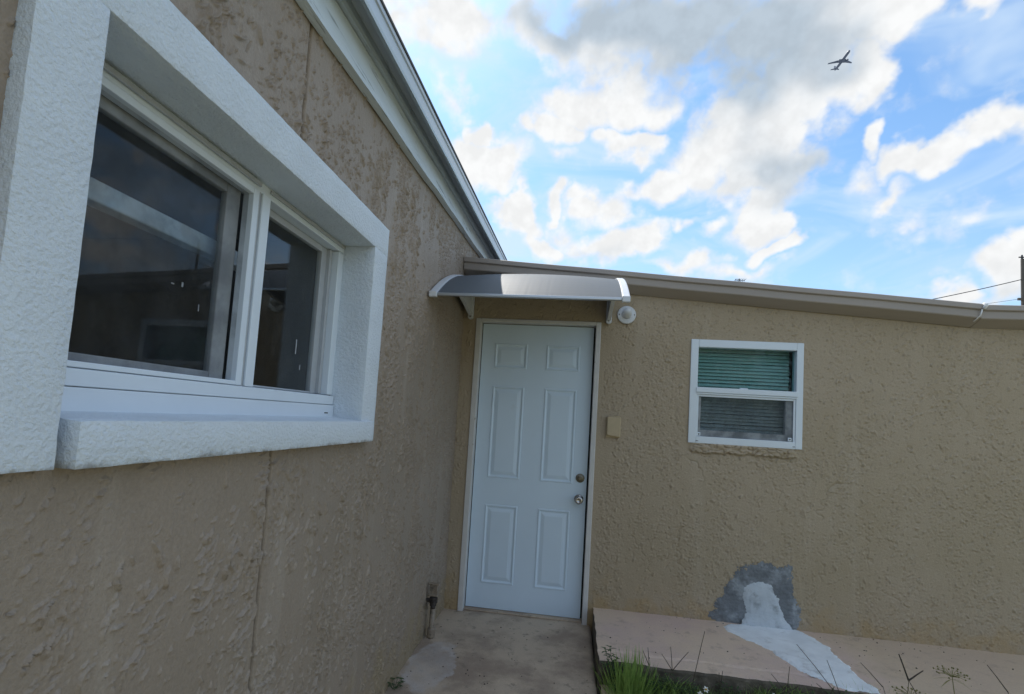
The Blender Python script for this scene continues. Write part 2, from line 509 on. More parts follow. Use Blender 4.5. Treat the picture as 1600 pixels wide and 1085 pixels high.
M_['concrete'] = mk_walk()
M_['ledge'] = mk_ledge()
M_['glass_left'] = glass_mat('clear_window_glass', (0.90, 0.93, 0.94), 0.95)
M_['glass_green'] = glass_mat('greenish_window_glass', (0.70, 0.83, 0.82), 0.42)
M_['glass_low'] = glass_mat('grey_window_glass', (0.80, 0.84, 0.85), 0.35)
M_['mesh_dark'] = screen_mat('insect_screen', (0.055, 0.06, 0.064), 0.30)
M_['mesh_grey'] = screen_mat('grey_insect_screen', (0.10, 0.12, 0.13), 0.36)


def mk_poly():
    m, t, b = new_mat('smoked_polycarbonate')
    b.inputs['Base Color'].default_value = (0.20, 0.23, 0.26, 1)
    b.inputs['Roughness'].default_value = 0.5
    b.inputs['Specular IOR Level'].default_value = 0.4
    o = t.n['Material Output']
    tr = t.new('ShaderNodeBsdfTransparent')
    tr.inputs['Color'].default_value = (0.50, 0.52, 0.55, 1)
    co = t.new('ShaderNodeTexCoord').outputs['Object']
    v = t.scalevec(co, (60.0, 0.6, 0.6))
    bp = t.new('ShaderNodeBump')
    bp.inputs['Strength'].default_value = 0.10
    bp.inputs['Distance'].default_value = 0.004
    t.l.new(t.noise(v, 1.0, 2.0, 0.5), bp.inputs['Height'])
    t.l.new(bp.outputs[0], b.inputs['Normal'])
    mx = t.new('ShaderNodeMixShader')
    mx.inputs[0].default_value = 0.62
    t.l.new(tr.outputs[0], mx.inputs[1])
    t.l.new(b.outputs[0], mx.inputs[2])
    t.l.new(mx.outputs[0], o.inputs[0])
    return m


M_['poly'] = mk_poly()


def leaf_mat(name, a, b_, sat=0.5):
    m, t, b = new_mat(name)
    co = t.new('ShaderNodeTexCoord').outputs['Object']
    n = t.noise(co, 23.0, 4.0, 0.6)
    t.put(b.inputs['Base Color'], t.mix(t.ramp(n, 0.35, 0.65), a, b_))
    b.inputs['Roughness'].default_value = 0.55
    o = t.n['Material Output']
    tl = t.new('ShaderNodeBsdfTranslucent')
    tl.inputs['Color'].default_value = tuple(min(1, x * 1.3) for x in b_) + (1,)
    mx = t.new('ShaderNodeMixShader')
    mx.inputs[0].default_value = 0.25
    t.l.new(b.outputs[0], mx.inputs[1])
    t.l.new(tl.outputs[0], mx.inputs[2])
    t.l.new(mx.outputs[0], o.inputs[0])
    return m


M_['grass'] = leaf_mat('grass_green', (0.17, 0.28, 0.06), (0.32, 0.46, 0.12))
M_['weed'] = leaf_mat('weed_green', (0.045, 0.085, 0.035), (0.085, 0.14, 0.05))
M_['stalk'] = leaf_mat('dry_stalk', (0.075, 0.062, 0.045), (0.12, 0.095, 0.062))
M_['seed'] = leaf_mat('dark_seed', (0.06, 0.048, 0.04), (0.10, 0.08, 0.06))
M_['umbel'] = leaf_mat('yellow_umbel', (0.22, 0.20, 0.07), (0.34, 0.31, 0.12))
M_['petal'] = simple('white_petal', (0.80, 0.80, 0.74), 0.6, var=0.03)
M_['yolk'] = simple('yellow_disc', (0.60, 0.36, 0.05), 0.7, var=0.2, vscale=400)
M_['tree'] = leaf_mat('tree_leaf', (0.035, 0.065, 0.022), (0.07, 0.11, 0.035))
M_['bark'] = simple('bark', (0.11, 0.09, 0.07), 0.9, var=0.3, vscale=9, bump=0.8, bscale=30, bdist=0.02)


# ------------------------------------------------------------------ object helpers
def link(name, me, mat=None, parent=None):
    o = bpy.data.objects.new(name, me)
    COL.objects.link(o)
    if mat is not None:
        me.materials.append(mat)
    if parent is not None:
        o.parent = parent
    return o


def obj(name, bm, mat, parent=None, smooth=False):
    bmesh.ops.recalc_face_normals(bm, faces=bm.faces[:])
    me = bpy.data.meshes.new(name)
    bm.to_mesh(me)
    bm.free()
    if smooth:
        for p in me.polygons:
            p.use_smooth = True
    return link(name, me, mat, parent)


def thing(name, label, cat, group=None, loc=(0, 0, 0)):
    o = bpy.data.objects.new(name, None)
    o.empty_display_size = 0.05
    COL.objects.link(o)
    o['label'] = label
    o['category'] = cat
    if group:
        o['group'] = group
    return o


def tag(o, label=None, cat=None, group=None, kind=None):
    if label: o['label'] = label
    if cat: o['category'] = cat
    if group: o['group'] = group
    if kind: o['kind'] = kind
    return o


def box(bm, x0, x1, y0, y1, z0, z1, bev=0.0, seg=2):
    vs = [bm.verts.new(p) for p in ((x0, y0, z0), (x1, y0, z0), (x1, y1, z0), (x0, y1, z0), (x0, y0, z1), (x1, y0, z1), (x1, y1, z1), (x0, y1, z1))]
    fs = [bm.faces.new([vs[i] for i in f]) for f in ((0, 3, 2, 1), (4, 5, 6, 7), (0, 1, 5, 4), (1, 2, 6, 5), (2, 3, 7, 6), (3, 0, 4, 7))]
    if bev > 0:
        es = {e for f in fs for e in f.edges}
        bmesh.ops.bevel(bm, geom=list(es), offset=bev, segments=seg, profile=0.5, affect='EDGES')
    return bm


def boxes(lst, bev=0.0, seg=2):
    bm = bmesh.new()
    for b in lst:
        box(bm, *b, bev=bev, seg=seg)
    return bm


def loft(bm, sections, closed=True, cap=True):
    rings = [[bm.verts.new(p) for p in s] for s in sections]
    n = len(rings[0])
    for a, b in zip(rings, rings[1:]):
        for i in range(n if closed else n - 1):
            j = (i + 1) % n
            bm.faces.new((a[i], a[j], b[j], b[i]))
    if cap and closed:
        bm.faces.new(list(reversed(rings[0])))
        bm.faces.new(rings[-1])
    return bm


def tube(bm, pts, r, n=8, cap=True):
    pts = [Vector(p) for p in pts]
    secs = []
    prev = None
    for i, p in enumerate(pts):
        d = (pts[min(i + 1, len(pts) - 1)] - pts[max(i - 1, 0)]).normalized()
        ref = Vector((0, 0, 1)) if abs(d.z) < 0.9 else Vector((1, 0, 0))
        a = d.cross(ref).normalized() if prev is None else (prev - d * prev.dot(d)).normalized()
        prev = a
        b = d.cross(a)
        rr = r[i] if isinstance(r, (list, tuple)) else r
        secs.append([p + (a * math.cos(2 * PI * k / n) + b * math.sin(2 * PI * k / n)) * rr for k in range(n)])
    return loft(bm, secs, True, cap)


def lathe(bm, c, axis, prof, n=24):
    axis = Vector(axis).normalized()
    ref = Vector((0, 0, 1)) if abs(axis.z) < 0.9 else Vector((1, 0, 0))
    a = axis.cross(ref).normalized()
    b = axis.cross(a)
    c = Vector(c)
    secs = [[c + axis * h + (a * math.cos(2 * PI * k / n) + b * math.sin(2 * PI * k / n)) * max(r, 1e-4) for k in range(n)] for r, h in prof]
    return loft(bm, secs, True, True)


# ------------------------------------------------------------------ numpy noise
def perlin(x, y, seed):
    rs = np.random.RandomState(seed)
    n = 256
    perm = rs.permutation(n)
    ang = rs.rand(n) * 2 * np.pi
    gx, gy = np.cos(ang), np.sin(ang)
    xi = np.floor(x).astype(np.int64)
    yi = np.floor(y).astype(np.int64)
    xf, yf = x - xi, y - yi
    u = xf * xf * xf * (xf * (xf * 6 - 15) + 10)
    v = yf * yf * yf * (yf * (yf * 6 - 15) + 10)

    def g(ix, iy, dx, dy):
        h = perm[(perm[ix & 255] + iy) & 255]
        return gx[h] * dx + gy[h] * dy
    a = g(xi, yi, xf, yf)
    b = g(xi + 1, yi, xf - 1, yf)
    c = g(xi, yi + 1, xf, yf - 1)
    d = g(xi + 1, yi + 1, xf - 1, yf - 1)
    return (a + u * (b - a) + v * ((c + u * (d - c)) - (a + u * (b - a)))) * 1.5


def sstep(v, lo, hi):
    t = np.clip((v - lo) / (hi - lo), 0, 1)
    return t * t * (3 - 2 * t)


def skip_trowel(u, v, seed, amp, L=0.030, cover=0.0, peb=1.0):
    # trowel ridges broken into crisp flecks and gathered in upright bands, with smooth flats between
    wx = 0.012 * perlin(u / 0.045, v / 0.06, seed + 1) + 0.005 * perlin(u / 0.015, v / 0.02, seed + 11)
    wy = 0.012 * perlin(u / 0.05, v / 0.05, seed + 2) + 0.005 * perlin(u / 0.017, v / 0.017, seed + 12)
    band = perlin(u / 0.10, v / 0.50, seed + 3) + 0.8 * perlin(u / 0.30, v / 0.36, seed + 4)
    s = sstep(band + cover, -0.35, 0.40)
    n = perlin((u + wx) / L, (v + wy) / (L * 2.0), seed + 5)
    ridge = np.exp(-(n / 0.26) ** 2)
    b = perlin((u + wy) / (L * 0.60), (v + wx) / (L * 0.90), seed + 6)
    fleck = sstep(ridge * sstep(b, 0.02, 0.35) * (0.25 + 0.75 * s), 0.34, 0.66)
    n2 = perlin((u - wx) / (L * 0.40), (v + wy) / (L * 0.62), seed + 7)
    pebble = sstep(n2, 0.20, 0.42) * sstep(band + cover + 0.7 * perlin(u / 0.07, v / 0.2, seed + 8), 0.0, 0.5)
    n3 = perlin((u + wy) / (L * 1.1), (v - wx) / (L * 1.9), seed + 13)
    b3 = perlin(u / (L * 0.8), v / (L * 1.2), seed + 14)
    crack = np.exp(-(n3 / 0.11) ** 2) * sstep(b3, 0.0, 0.25) * (0.3 + 0.7 * s)
    h = amp * (0.85 * fleck + 0.55 * peb * pebble - 0.55 * crack)
    h += 0.15 * amp * perlin(u / 0.10, v / 0.16, seed + 9) * s
    h += 0.0022 * perlin(u / 0.5, v / 0.7, seed + 10)
    return h


def stamp(H, us, vs, n, seed, density, angle, lens, wids, hts, neg=0.0):
    """press n short curved trowel strokes into the height field H (us x vs)"""
    rs = np.random.RandomState(seed)
    pu = rs.uniform(us[0], us[-1], n)
    pv = rs.uniform(vs[0], vs[-1], n)
    keep = rs.rand(n) < density(pu, pv)
    pu, pv = pu[keep], pv[keep]
    n = len(pu)
    an = angle(pu, pv) + rs.normal(0, 0.38, n)
    kk = rs.rand(n) ** 2.2
    L = lens[0] + (lens[1] - lens[0]) * kk
    Wd = rs.uniform(wids[0], wids[1], n) * (0.8 + 0.5 * kk)
    A = rs.uniform(hts[0], hts[1], n) * (0.7 + 0.6 * kk)
    cur = rs.normal(0, 14.0, n)
    sg = np.where(rs.rand(n) < neg, -1.0, 1.0)
    co, si = np.cos(an), np.sin(an)
    for i in range(n):
        R_ = L[i] + Wd[i]
        a0, a1 = np.searchsorted(us, (pu[i] - R_, pu[i] + R_))
        b0, b1 = np.searchsorted(vs, (pv[i] - R_, pv[i] + R_))
        if a1 - a0 < 2 or b1 - b0 < 2:
            continue
        du = us[a0:a1, None] - pu[i]
        dv = vs[None, b0:b1] - pv[i]
        a_ = (du * co[i] + dv * si[i]) / L[i]
        c_ = -du * si[i] + dv * co[i] + cur[i] * (a_ * L[i]) ** 2
        f = np.clip((1 - np.abs(c_) / Wd[i]) * 1.9, 0, 1) * np.clip((1 - a_ * a_) * 1.6, 0, 1) * (1 - 0.35 * a_)
        blk = H[a0:a1, b0:b1]
        if sg[i] > 0:
            np.maximum(blk, A[i] * f, out=blk)
        else:
            np.minimum(blk, np.where(f > 0, -0.8 * A[i] * f, blk), out=blk)


def sheet(name, us, vs, place, height, skip, mat, parent, smooth=True):
    U, V = np.meshgrid(us, vs, indexing='ij')
    H = height(U, V)
    P = place(U, V, H).reshape(-1, 3).astype(np.float32)
    nu, nv = len(us), len(vs)
    idx = np.arange(nu * nv).reshape(nu, nv)
    uc, vc = 0.5 * (us[:-1] + us[1:]), 0.5 * (vs[:-1] + vs[1:])
    UC, VC = np.meshgrid(uc, vc, indexing='ij')
    keep = ~skip(UC, VC)
    q = np.stack([idx[:-1, :-1], idx[1:, :-1], idx[1:, 1:], idx[:-1, 1:]], -1)[keep].astype(np.int32)
    used, inv = np.unique(q.ravel(), return_inverse=True)
    me = bpy.data.meshes.new(name)
    me.vertices.add(len(used))
    me.vertices.foreach_set('co', P[used].ravel())
    me.loops.add(q.size)
    me.loops.foreach_set('vertex_index', inv.astype(np.int32))
    me.polygons.add(len(q))
    me.polygons.foreach_set('loop_start', np.arange(0, q.size, 4, dtype=np.int32))
    me.polygons.foreach_set('loop_total', np.full(len(q), 4, dtype=np.int32))
    me.polygons.foreach_set('use_smooth', np.full(len(q), smooth, dtype=bool))
    me.update(calc_edges=True)
    me.validate()
    return link(name, me, mat, parent)


# ================================================================== SETTING
bm = bmesh.new()
box(bm, -400, 400, -400, 400, -0.40, -0.06)
tag(obj('ground', bm, M_['yard']), 'rough grassy yard', kind='structure')
bm = bmesh.new()
box(bm, 1.04, 8.0, -1.75, -0.70, -0.30, -0.045)
tag(obj('soil_strip', bm, M_['soil']), 'dark soil along the front of the slab', kind='structure')

us = np.linspace(0.0, 1.03, 90)
vs = np.linspace(-5.5, 0.06, 420)
o = sheet('walkway', us, vs, lambda U, V, H: np.stack([U, V, H], -1),
          lambda U, V: 0.003 * perlin(U / 0.25, V / 0.25, 61) + 0.0012 * perlin(U / 0.05, V / 0.05, 62) - 0.02 * sstep(U, 1.015, 1.03),
          lambda U, V: np.zeros_like(U, dtype=bool), M_['concrete'], None)
tag(o, 'stained grey brown concrete walkway leading to the door', kind='structure')

# raised slab along the annex wall: worn edges
us = np.concatenate([np.linspace(0, 0.010, 4)[:-1], np.linspace(0.010, 0.12, 8)[:-1], np.linspace(0.12, 0.86, 90)])


def slab_section(x, y_off):
    return None


xs_ = np.concatenate([np.linspace(1.036, 3.6, 240), np.linspace(3.65, 8.0, 30)])
prof = [(-0.001, 0.118)]
NP_ = 70
T = np.linspace(0, 1, NP_)
Pv = []
for i, x in enumerate(xs_):
    front = -0.755 + 0.014 * perlin(np.array([x / 0.22]), np.array([0.3]), 71)[0] + 0.006 * perlin(np.array([x / 0.05]), np.array([1.3]), 72)[0]
    row = []
    for t_ in np.linspace(0, 1, 52):
        row.append((t_ * front, 0.12))
    row.append((front - 0.004, 0.108))
    for z_ in (0.09, 0.06, 0.03, 0.0, -0.05):
        row.append((front - 0.004 - 0.010 * (0.108 - z_), z_))
    Pv.append(row)
Pv = np.array(Pv)
XX = np.repeat(xs_[:, None], Pv.shape[1], 1)
hz = 0.0022 * perlin(XX / 0.18, Pv[:, :, 0] / 0.18, 73) + 0.0008 * perlin(XX / 0.03, Pv[:, :, 0] / 0.03, 74)
groove_y = -0.640 + 0.012 * perlin(XX / 0.5, XX * 0, 75)
hz -= 0.009 * np.exp(-((Pv[:, :, 0] - groove_y) / 0.006) ** 2) * (XX < 2.4)
topm = Pv[:, :, 1] > 0.1
Zs = Pv[:, :, 1] + np.where(topm, hz, 0)
Ys = Pv[:, :, 0] + np.where(topm, 0, 0.006 * perlin(XX / 0.06, Pv[:, :, 1] / 0.04, 76))
XX = XX.copy()
XX[0] += 0.006 * perlin(Pv[0, :, 0] / 0.09, Pv[0, :, 1] / 0.05, 77)
verts = np.stack([XX, Ys, Zs], -1)
nx_, np_ = verts.shape[:2]
bm = bmesh.new()
bv = [[bm.verts.new(verts[i, j]) for j in range(np_)] for i in range(nx_)]
for i in range(nx_ - 1):
    for j in range(np_ - 1):
        bm.faces.new((bv[i][j], bv[i][j + 1], bv[i + 1][j + 1], bv[i + 1][j]))
low = [bm.verts.new((v.co.x + 0.004 * math.sin(k * 2.3), v.co.y, -0.05)) for k, v in enumerate(bv[0][:52])]
for j in range(51):
    bm.faces.new((bv[0][j], low[j], low[j + 1], bv[0][j + 1]))
bm.faces.new([bv[0][51], low[51]] + [bv[0][j] for j in range(np_ - 1, 51, -1)])
ledge = obj('raised_pavement', bm, M_['ledge'], smooth=False)
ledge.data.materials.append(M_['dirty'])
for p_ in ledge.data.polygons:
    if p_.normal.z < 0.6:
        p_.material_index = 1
tag(ledge, 'low pinkish concrete slab raised along the foot of the annex wall', kind='structure')
# small concrete footing stub in front of the slab
bm = bmesh.new()
bmesh.ops.create_grid(bm, x_segments=6, y_segments=6, size=0.5)
bm.free()
bm = boxes([(1.045, 1.20, -1.02, -0.775, -0.05, 0.012)], 0.012, 2)
for v in bm.verts:
    v.co.x += random.uniform(-0.008, 0.008)
    v.co.y += random.uniform(-0.008, 0.008)
tag(obj('footing', bm, M_['tan_plastic']), 'broken bit of tan concrete footing beside the walkway', kind='structure')

# white plaster spill on the slab
spill = [(2.10, -0.003), (2.22, -0.003), (2.338, -0.010), (2.39, -0.129), (2.42, -0.24), (2.40, -0.33), (2.41, -0.46), (2.40, -0.60), (2.415, -0.752), (2.26, -0.752), (2.20, -0.70), (2.12, -0.62), (2.085, -0.54), (2.05, -0.46), (2.034, -0.38), (1.985, -0.30), (1.935, -0.257), (1.87, -0.17), (1.845, -0.09), (1.90, -0.04), (1.98, -0.015)]


def patch_outline(pts, jit, sub=6, seed=3):
    rs = random.Random(seed)
    res = []
    n = len(pts)
    for i in range(n):
        a, b, c, d = (Vector(pts[(i + k) % n]).to_2d() for k in (-1, 0, 1, 2))
        for s in range(sub):
            t_ = s / sub
            p = 0.5 * ((2 * b) + (c - a) * t_ + (2 * a - 5 * b + 4 * c - d) * t_ ** 2 + (3 * b - a - 3 * c + d) * t_ ** 3)
            res.append((p.x + rs.uniform(-jit, jit), p.y + rs.uniform(-jit, jit)))
    return res


def patch_mesh(outline, place, thick, bevel):
    """rounded flat patch: a raised top ring set inside the outline, fan-filled by triangulation"""
    bm = bmesh.new()
    n = len(outline)
    cx = sum(p[0] for p in outline) / n
    cy = sum(p[1] for p in outline) / n
    ring0 = [bm.verts.new(place(p[0], p[1], 0.0)) for p in outline]
    ring1 = []
    for p in outline:
        dx, dy = cx - p[0], cy - p[1]
        L = math.hypot(dx, dy)
        k = min(0.4, bevel / max(L, 1e-4))
        ring1.append(bm.verts.new(place(p[0] + dx * k, p[1] + dy * k, thick)))
    for i in range(n):
        j = (i + 1) % n
        bm.faces.new((ring0[i], ring0[j], ring1[j], ring1[i]))
    f = bm.faces.new(ring1)
    bmesh.ops.triangulate(bm, faces=[f])
    return bm




def sdf(px, py, poly):
    """signed distance to a polygon, positive inside"""
    P = np.array(poly)
    Q = np.roll(P, -1, 0)
    d = np.full(px.shape, 9.0)
    ins = np.zeros(px.shape, dtype=bool)
    for (ax_, ay_), (bx_, by_) in zip(P, Q):
        ex, ey = bx_ - ax_, by_ - ay_
        t_ = np.clip(((px - ax_) * ex + (py - ay_) * ey) / (ex * ex + ey * ey + 1e-12), 0, 1)
        d = np.minimum(d, np.hypot(px - ax_ - ex * t_, py - ay_ - ey * t_))
        c = ((ay_ > py) != (by_ > py)) & (px < ex * (py - ay_) / (ey if abs(ey) > 1e-9 else 1e-9) + ax_)
        ins ^= c
    return np.where(ins, d, -d)


def ragged(px, py, poly, seed, a1, a2):
    return sdf(px, py, poly) + a1 * perlin(px / 0.045, py / 0.045, seed) + a2 * perlin(px / 0.013, py / 0.013, seed + 1)


spill_p = patch_outline(spill, 0.0, 4)
o = sheet('plaster_spill', np.arange(1.80, 2.46, 0.004), np.arange(-0.752, 0.001, 0.004),
          lambda U, V, H: np.stack([U, V, 0.1195 + H], -1),
          lambda U, V: 0.0065 * sstep(ragged(U, V, spill_p, 121, 0.012, 0.007), 0.0, 0.02) + 0.0012 * perlin(U / 0.05, V / 0.03, 123) + 0.0006 * perlin(U / 0.014, V / 0.014, 124),
          lambda U, V: ragged(U, V, spill_p, 121, 0.012, 0.007) < 0, M_['plaster_floor'], ledge)
o['label'] = 'whitish plaster smeared across the slab'

# ================================================================== MAIN HOUSE (left)
house = thing('house', 'tan stucco house wall at left with deep white framed sliding window', 'house')
HY0, HY1 = -3.10, 0.60


def yspace():
    ys = [HY0]
    while ys[-1] < HY1:
        y = ys[-1]
        d = 0.0024 if y < -1.9 else 0.0024 + 0.0026 * min(1, (y + 1.9) / 1.4)
        ys.append(y + d)
    return np.array(ys)


def h_left(Y_, Z_):
    us, vs = Y_[:, 0].copy(), Z_[0, :].copy()
    H = np.zeros_like(Y_)

    def band(y, z):
        return perlin(y / 0.085, z / 0.50, 14) + 0.9 * perlin(y / 0.28, z / 0.34, 15)

    def dens_big(y, z):
        return np.clip(0.16 + 0.95 * band(y, z), 0.03, 1.0) * np.where(y < -1.5, 1.0, 0.75)

    def dens_small(y, z):
        near = sstep(y, -2.3, -1.4)
        return np.clip((0.25 + 0.9 * band(y + 0.7, z)) * (0.35 + 0.65 * near), 0.02, 1.0)

    def ang(y, z):      # strokes swing from slanting to upright across the wall
        return 0.95 + 0.55 * sstep(y, -2.6, -1.7) + 0.9 * perlin(y / 0.20, z / 0.16, 16)
    stamp(H, us, vs, 46000, 21, dens_big, ang, (0.009, 0.028), (0.0019, 0.0032), (0.0046, 0.0088), 0.05)
    stamp(H, us, vs, 80000, 22, dens_small, ang, (0.005, 0.012), (0.0019, 0.0032), (0.0036, 0.0072), 0.12)
    h = H + 0.0016 * perlin(Y_ / 0.10, Z_ / 0.20, 17) + 0.0024 * perlin(Y_ / 0.5, Z_ / 0.7, 18) + 0.0005 * perlin(Y_ / 0.012, Z_ / 0.03, 19)
    # expansion joint cut into the render
    gy = -2.2245 + 0.0003 * perlin(Z_ / 0.15, Z_ * 0, 34)
    h += np.random.RandomState(23).normal(0, 0.00010, h.shape)      # sand grain
    return h - 0.030 * np.exp(-((Y_ - gy) / 0.0044) ** 2)


def fas(y, zA, zB):
    return zA + (zB - zA) * (y + 2.3) / 2.8


sheet('wall', yspace(), np.arange(-0.03, 2.74, 0.0029), lambda U, V, H: np.stack([H, U, V], -1), h_left,
      lambda U, V: ((U > -2.955) & (U < -1.605) & (V > 1.262) & (V < 2.10)) | (V > 2.535 + 0.058 * (U + 2.3) + 0.04), M_['stucco_left'], house)
# plain continuation of the house beyond the part seen at close range
bm = bmesh.new()
for q in (((0, -9, -0.1), (0, HY0, -0.1), (0, HY0, 2.5), (0, -9, 2.2)),
          ((0, HY1, -0.1), (0, 6, -0.1), (0, 6, 2.95), (0, HY1, 2.70)),
          ((0, -9, -0.1), (-6, -9, -0.1), (-6, -9, 2.2), (0, -9, 2.2)),
          ((0, 6, -0.1), (-6, 6, -0.1), (-6, 6, 2.95), (0, 6, 2.95)),
          ((-6, -9, -0.1), (-6, 6, -0.1), (-6, 6, 2.95), (-6, -9, 2.2))):
    bm.faces.new([bm.verts.new(p) for p in q])
obj('outer_wall', bm, M_['stucco_left'], house)

YA, YB = -9.0, 6.0


def rail(name, pts, mat, seg=60, wob=0.0, seed=1):
    """closed section (x, zA, zB) run along y; zA and zB are its heights at y=-2.3 and y=0.5"""
    bm = bmesh.new()
    ys = np.concatenate([[YA], np.linspace(-3.2, 1.2, seg), [YB]])
    secs = []
    for y in ys:
        wv = wob * float(perlin(np.array([y / 0.4]), np.array([seed * 1.7]), seed)[0])
        secs.append([(x + wv, y, fas(y, a, b) + wv) for x, a, b in pts])
    loft(bm, secs)
    return obj(name, bm, mat, house)


rail('fascia_board', [(0.006, 2.494, 2.674), (0.040, 2.494, 2.674), (0.042, 2.6145, 2.762), (0.006, 2.6145, 2.762)], M_['fascia'], wob=0.0035, seed=81)
rail('trim_board', [(0.005, 2.617, 2.764), (0.058, 2.617, 2.764), (0.063, 2.628, 2.774), (0.063, 2.655, 2.80), (0.088, 2.668, 2.812), (0.088, 2.672, 2.816), (0.005, 2.672, 2.816)], M_['trim'], wob=0.001, seed=82)
rail('drip_edge', [(0.090, 2.672, 2.803), (0.090, 2.658, 2.789), (0.128, 2.655, 2.786), (0.128, 2.610, 2.735), (0.137, 2.603, 2.728), (0.1405, 2.612, 2.736), (0.1405, 2.655, 2.784), (0.146, 2.659, 2.788), (0.146, 2.676, 2.806), (0.09, 2.676, 2.806)], M_['drip'], wob=0.0008, seed=83)
rail('roof', [(-6.2, 2.62, 2.75), (0.088, 2.6755, 2.8175), (0.150, 2.6785, 2.8085), (0.150, 2.688, 2.818), (-6.2, 2.90, 3.03)], M_['roof'], seg=8)

# window surround of thick white render
sur = None


def rough_bar(x0, x1, y0, y1, z0, z1, mat, name, parent, cut=0.028, seed=1, amp=0.0009, bev=0.0009, slope=0.0):
    bm = bmesh.new()
    box(bm, x0, x1, y0, y1, z0, z1, bev=bev, seg=2)
    for ax, lo, hi in ((0, x0, x1), (1, y0, y1), (2, z0, z1)):
        n = int((hi - lo) / cut)
        for k in range(1, n):
            co = [0, 0, 0]
            co[ax] = lo + (hi - lo) * k / n
            no = [0, 0, 0]
            no[ax] = 1
            bmesh.ops.bisect_plane(bm, geom=bm.verts[:] + bm.edges[:] + bm.faces[:], plane_co=co, plane_no=no)
    P = np.array([v.co for v in bm.verts])
    for ax in range(3):
        a, b = [(1, 2), (0, 2), (0, 1)][ax]
        d = amp * perlin(P[:, a] / 0.05 + seed, P[:, b] / 0.05 + P[:, ax] / 0.05, 90 + seed + ax) + 0.6 * amp * perlin(P[:, a] / 0.018, P[:, b] / 0.018 + P[:, ax] / 0.02, 94 + seed + ax)
        P[:, ax] += d
    if slope:
        f = (x1 - P[:, 0]) / (x1 - x0)
        top = P[:, 2] > (z0 + z1) / 2
        P[:, 2] += np.where(top, slope * f, 0)
    for v, p in zip(bm.verts, P):
        v.co = p
    o_ = obj(name, bm, mat, parent, smooth=True)
    o_.data.set_sharp_from_angle(angle=math.radians(32))
    return o_


sur = rough_bar(-0.105, 0.030, -2.957, -1.580, 2.0055, 2.120, M_['white_stucco'], 'window_surround', house, seed=1)
rough_bar(-0.105, 0.030, -1.709, -1.580, 1.2375, 2.0055, M_['white_stucco'], 'upright', sur, seed=1)
rough_bar(-0.105, 0.030, -2.957, -2.848, 1.2395, 2.0055, M_['white_stucco'], 'upright', sur, seed=1)
rough_bar(-0.105, 0.046, -2.829, -1.628, 1.2390, 1.3170, M_['white_stucco'], 'sill', sur, seed=4, slope=0.012)
bm = boxes([(-0.104, 0.018, -2.846, -2.828, 1.244, 1.312), (-0.104, 0.024, -1.7105, -1.632, 1.244, 1.312)], 0.003)
bm.free()

# sliding window
win = obj('window', boxes([
    (-0.165, -0.100, -2.850, -1.706, 1.318, 1.409),      # bottom rail
    (-0.165, -0.100, -2.850, -1.706, 1.974, 2.010),      # head
    (-0.165, -0.100, -2.850, -2.782, 1.411, 1.972),      # jambs
    (-0.165, -0.100, -1.745, -1.706, 1.411, 1.972)], 0.003), M_['vinyl'], house)
win['label'] = 'wide two pane sliding window with insect screen over its left half'
bm = boxes([(-0.099, -0.086, -2.848, -1.711, 1.318, 1.372), (-0.0985, -0.090, -2.848, -1.711, 1.374, 1.407)], 0.002)
obj('sill_track', bm, M_['vinyl'], win)
bm = boxes([(-0.0985, -0.091, -2.846, -2.25, 1.987, 1.9985), (-0.0985, -0.094, -2.2, -1.712, 1.990, 2.0)], 0.001)
obj('head_track', bm, M_['grey_frame'], win)
bm = boxes([(-0.150, -0.094, -2.2360, -2.1985, 1.4085, 1.976)], 0.003)
obj('meeting_stile', bm, M_['vinyl'], win)
bm = boxes([(-0.150, -0.1005, -2.2475, -2.2385, 1.4085, 1.976)], 0.001)
obj('weather_strip', bm, M_['grey_frame'], win)
bm = boxes([(-0.130, -0.0965, -2.2735, -2.2495, 1.4095, 1.9745), (-0.130, -0.0965, -2.781, -2.757, 1.4095, 1.9745),
            (-0.130, -0.0965, -2.7565, -2.274, 1.4095, 1.4215), (-0.130, -0.0965, -2.7565, -2.274, 1.957, 1.9745)], 0.002)
obj('screen_frame', bm, M_['vinyl'], win)
bm = boxes([(-0.155, -0.135, -2.330, -2.276, 1.412, 1.973), (-0.155, -0.135, -2.780, -2.745, 1.412, 1.973),
            (-0.155, -0.135, -2.744, -2.331, 1.412, 1.440), (-0.155, -0.135, -2.744, -2.331, 1.935, 1.973)], 0.003)
obj('sash_frame', bm, M_['grey_frame'], win)
bm = boxes([(-0.160, -0.140, -1.800, -1.747, 1.412, 1.973), (-0.160, -0.140, -2.198, -1.801, 1.950, 1.973), (-0.160, -0.140, -2.198, -1.801, 1.412, 1.418), (-0.158, -0.1255, -1.7655, -1.7475, 1.4125, 1.9725)], 0.002)
obj('sash_frame', bm, M_['grey_frame'], win)


def plane_x(x, y0, y1, z0, z1):
    bm = bmesh.new()
    bm.faces.new([bm.verts.new(p) for p in ((x, y0, z0), (x, y1, z0), (x, y1, z1), (x, y0, z1))])
    return bm


obj('pane', boxes([(-0.149, -0.145, -2.746, -2.329, 1.439, 1.936)]), M_['glass_left'], win)
obj('pane', boxes([(-0.153, -0.149, -2.199, -1.799, 1.417, 1.951)]), M_['glass_left'], win)
obj('screen_mesh', plane_x(-0.112, -2.7565, -2.274, 1.4215, 1.957), M_['mesh_dark'], win)
for (y0, y1, z0, z1) in ((-2.812, -2.775, 1.3555, 1.3600), (-1.78, -1.755, 1.340, 1.3440)):
    obj('weep_slot', boxes([(-0.0865, -0.0850, y0, y1, z0, z1)]), M_['dark'], win)
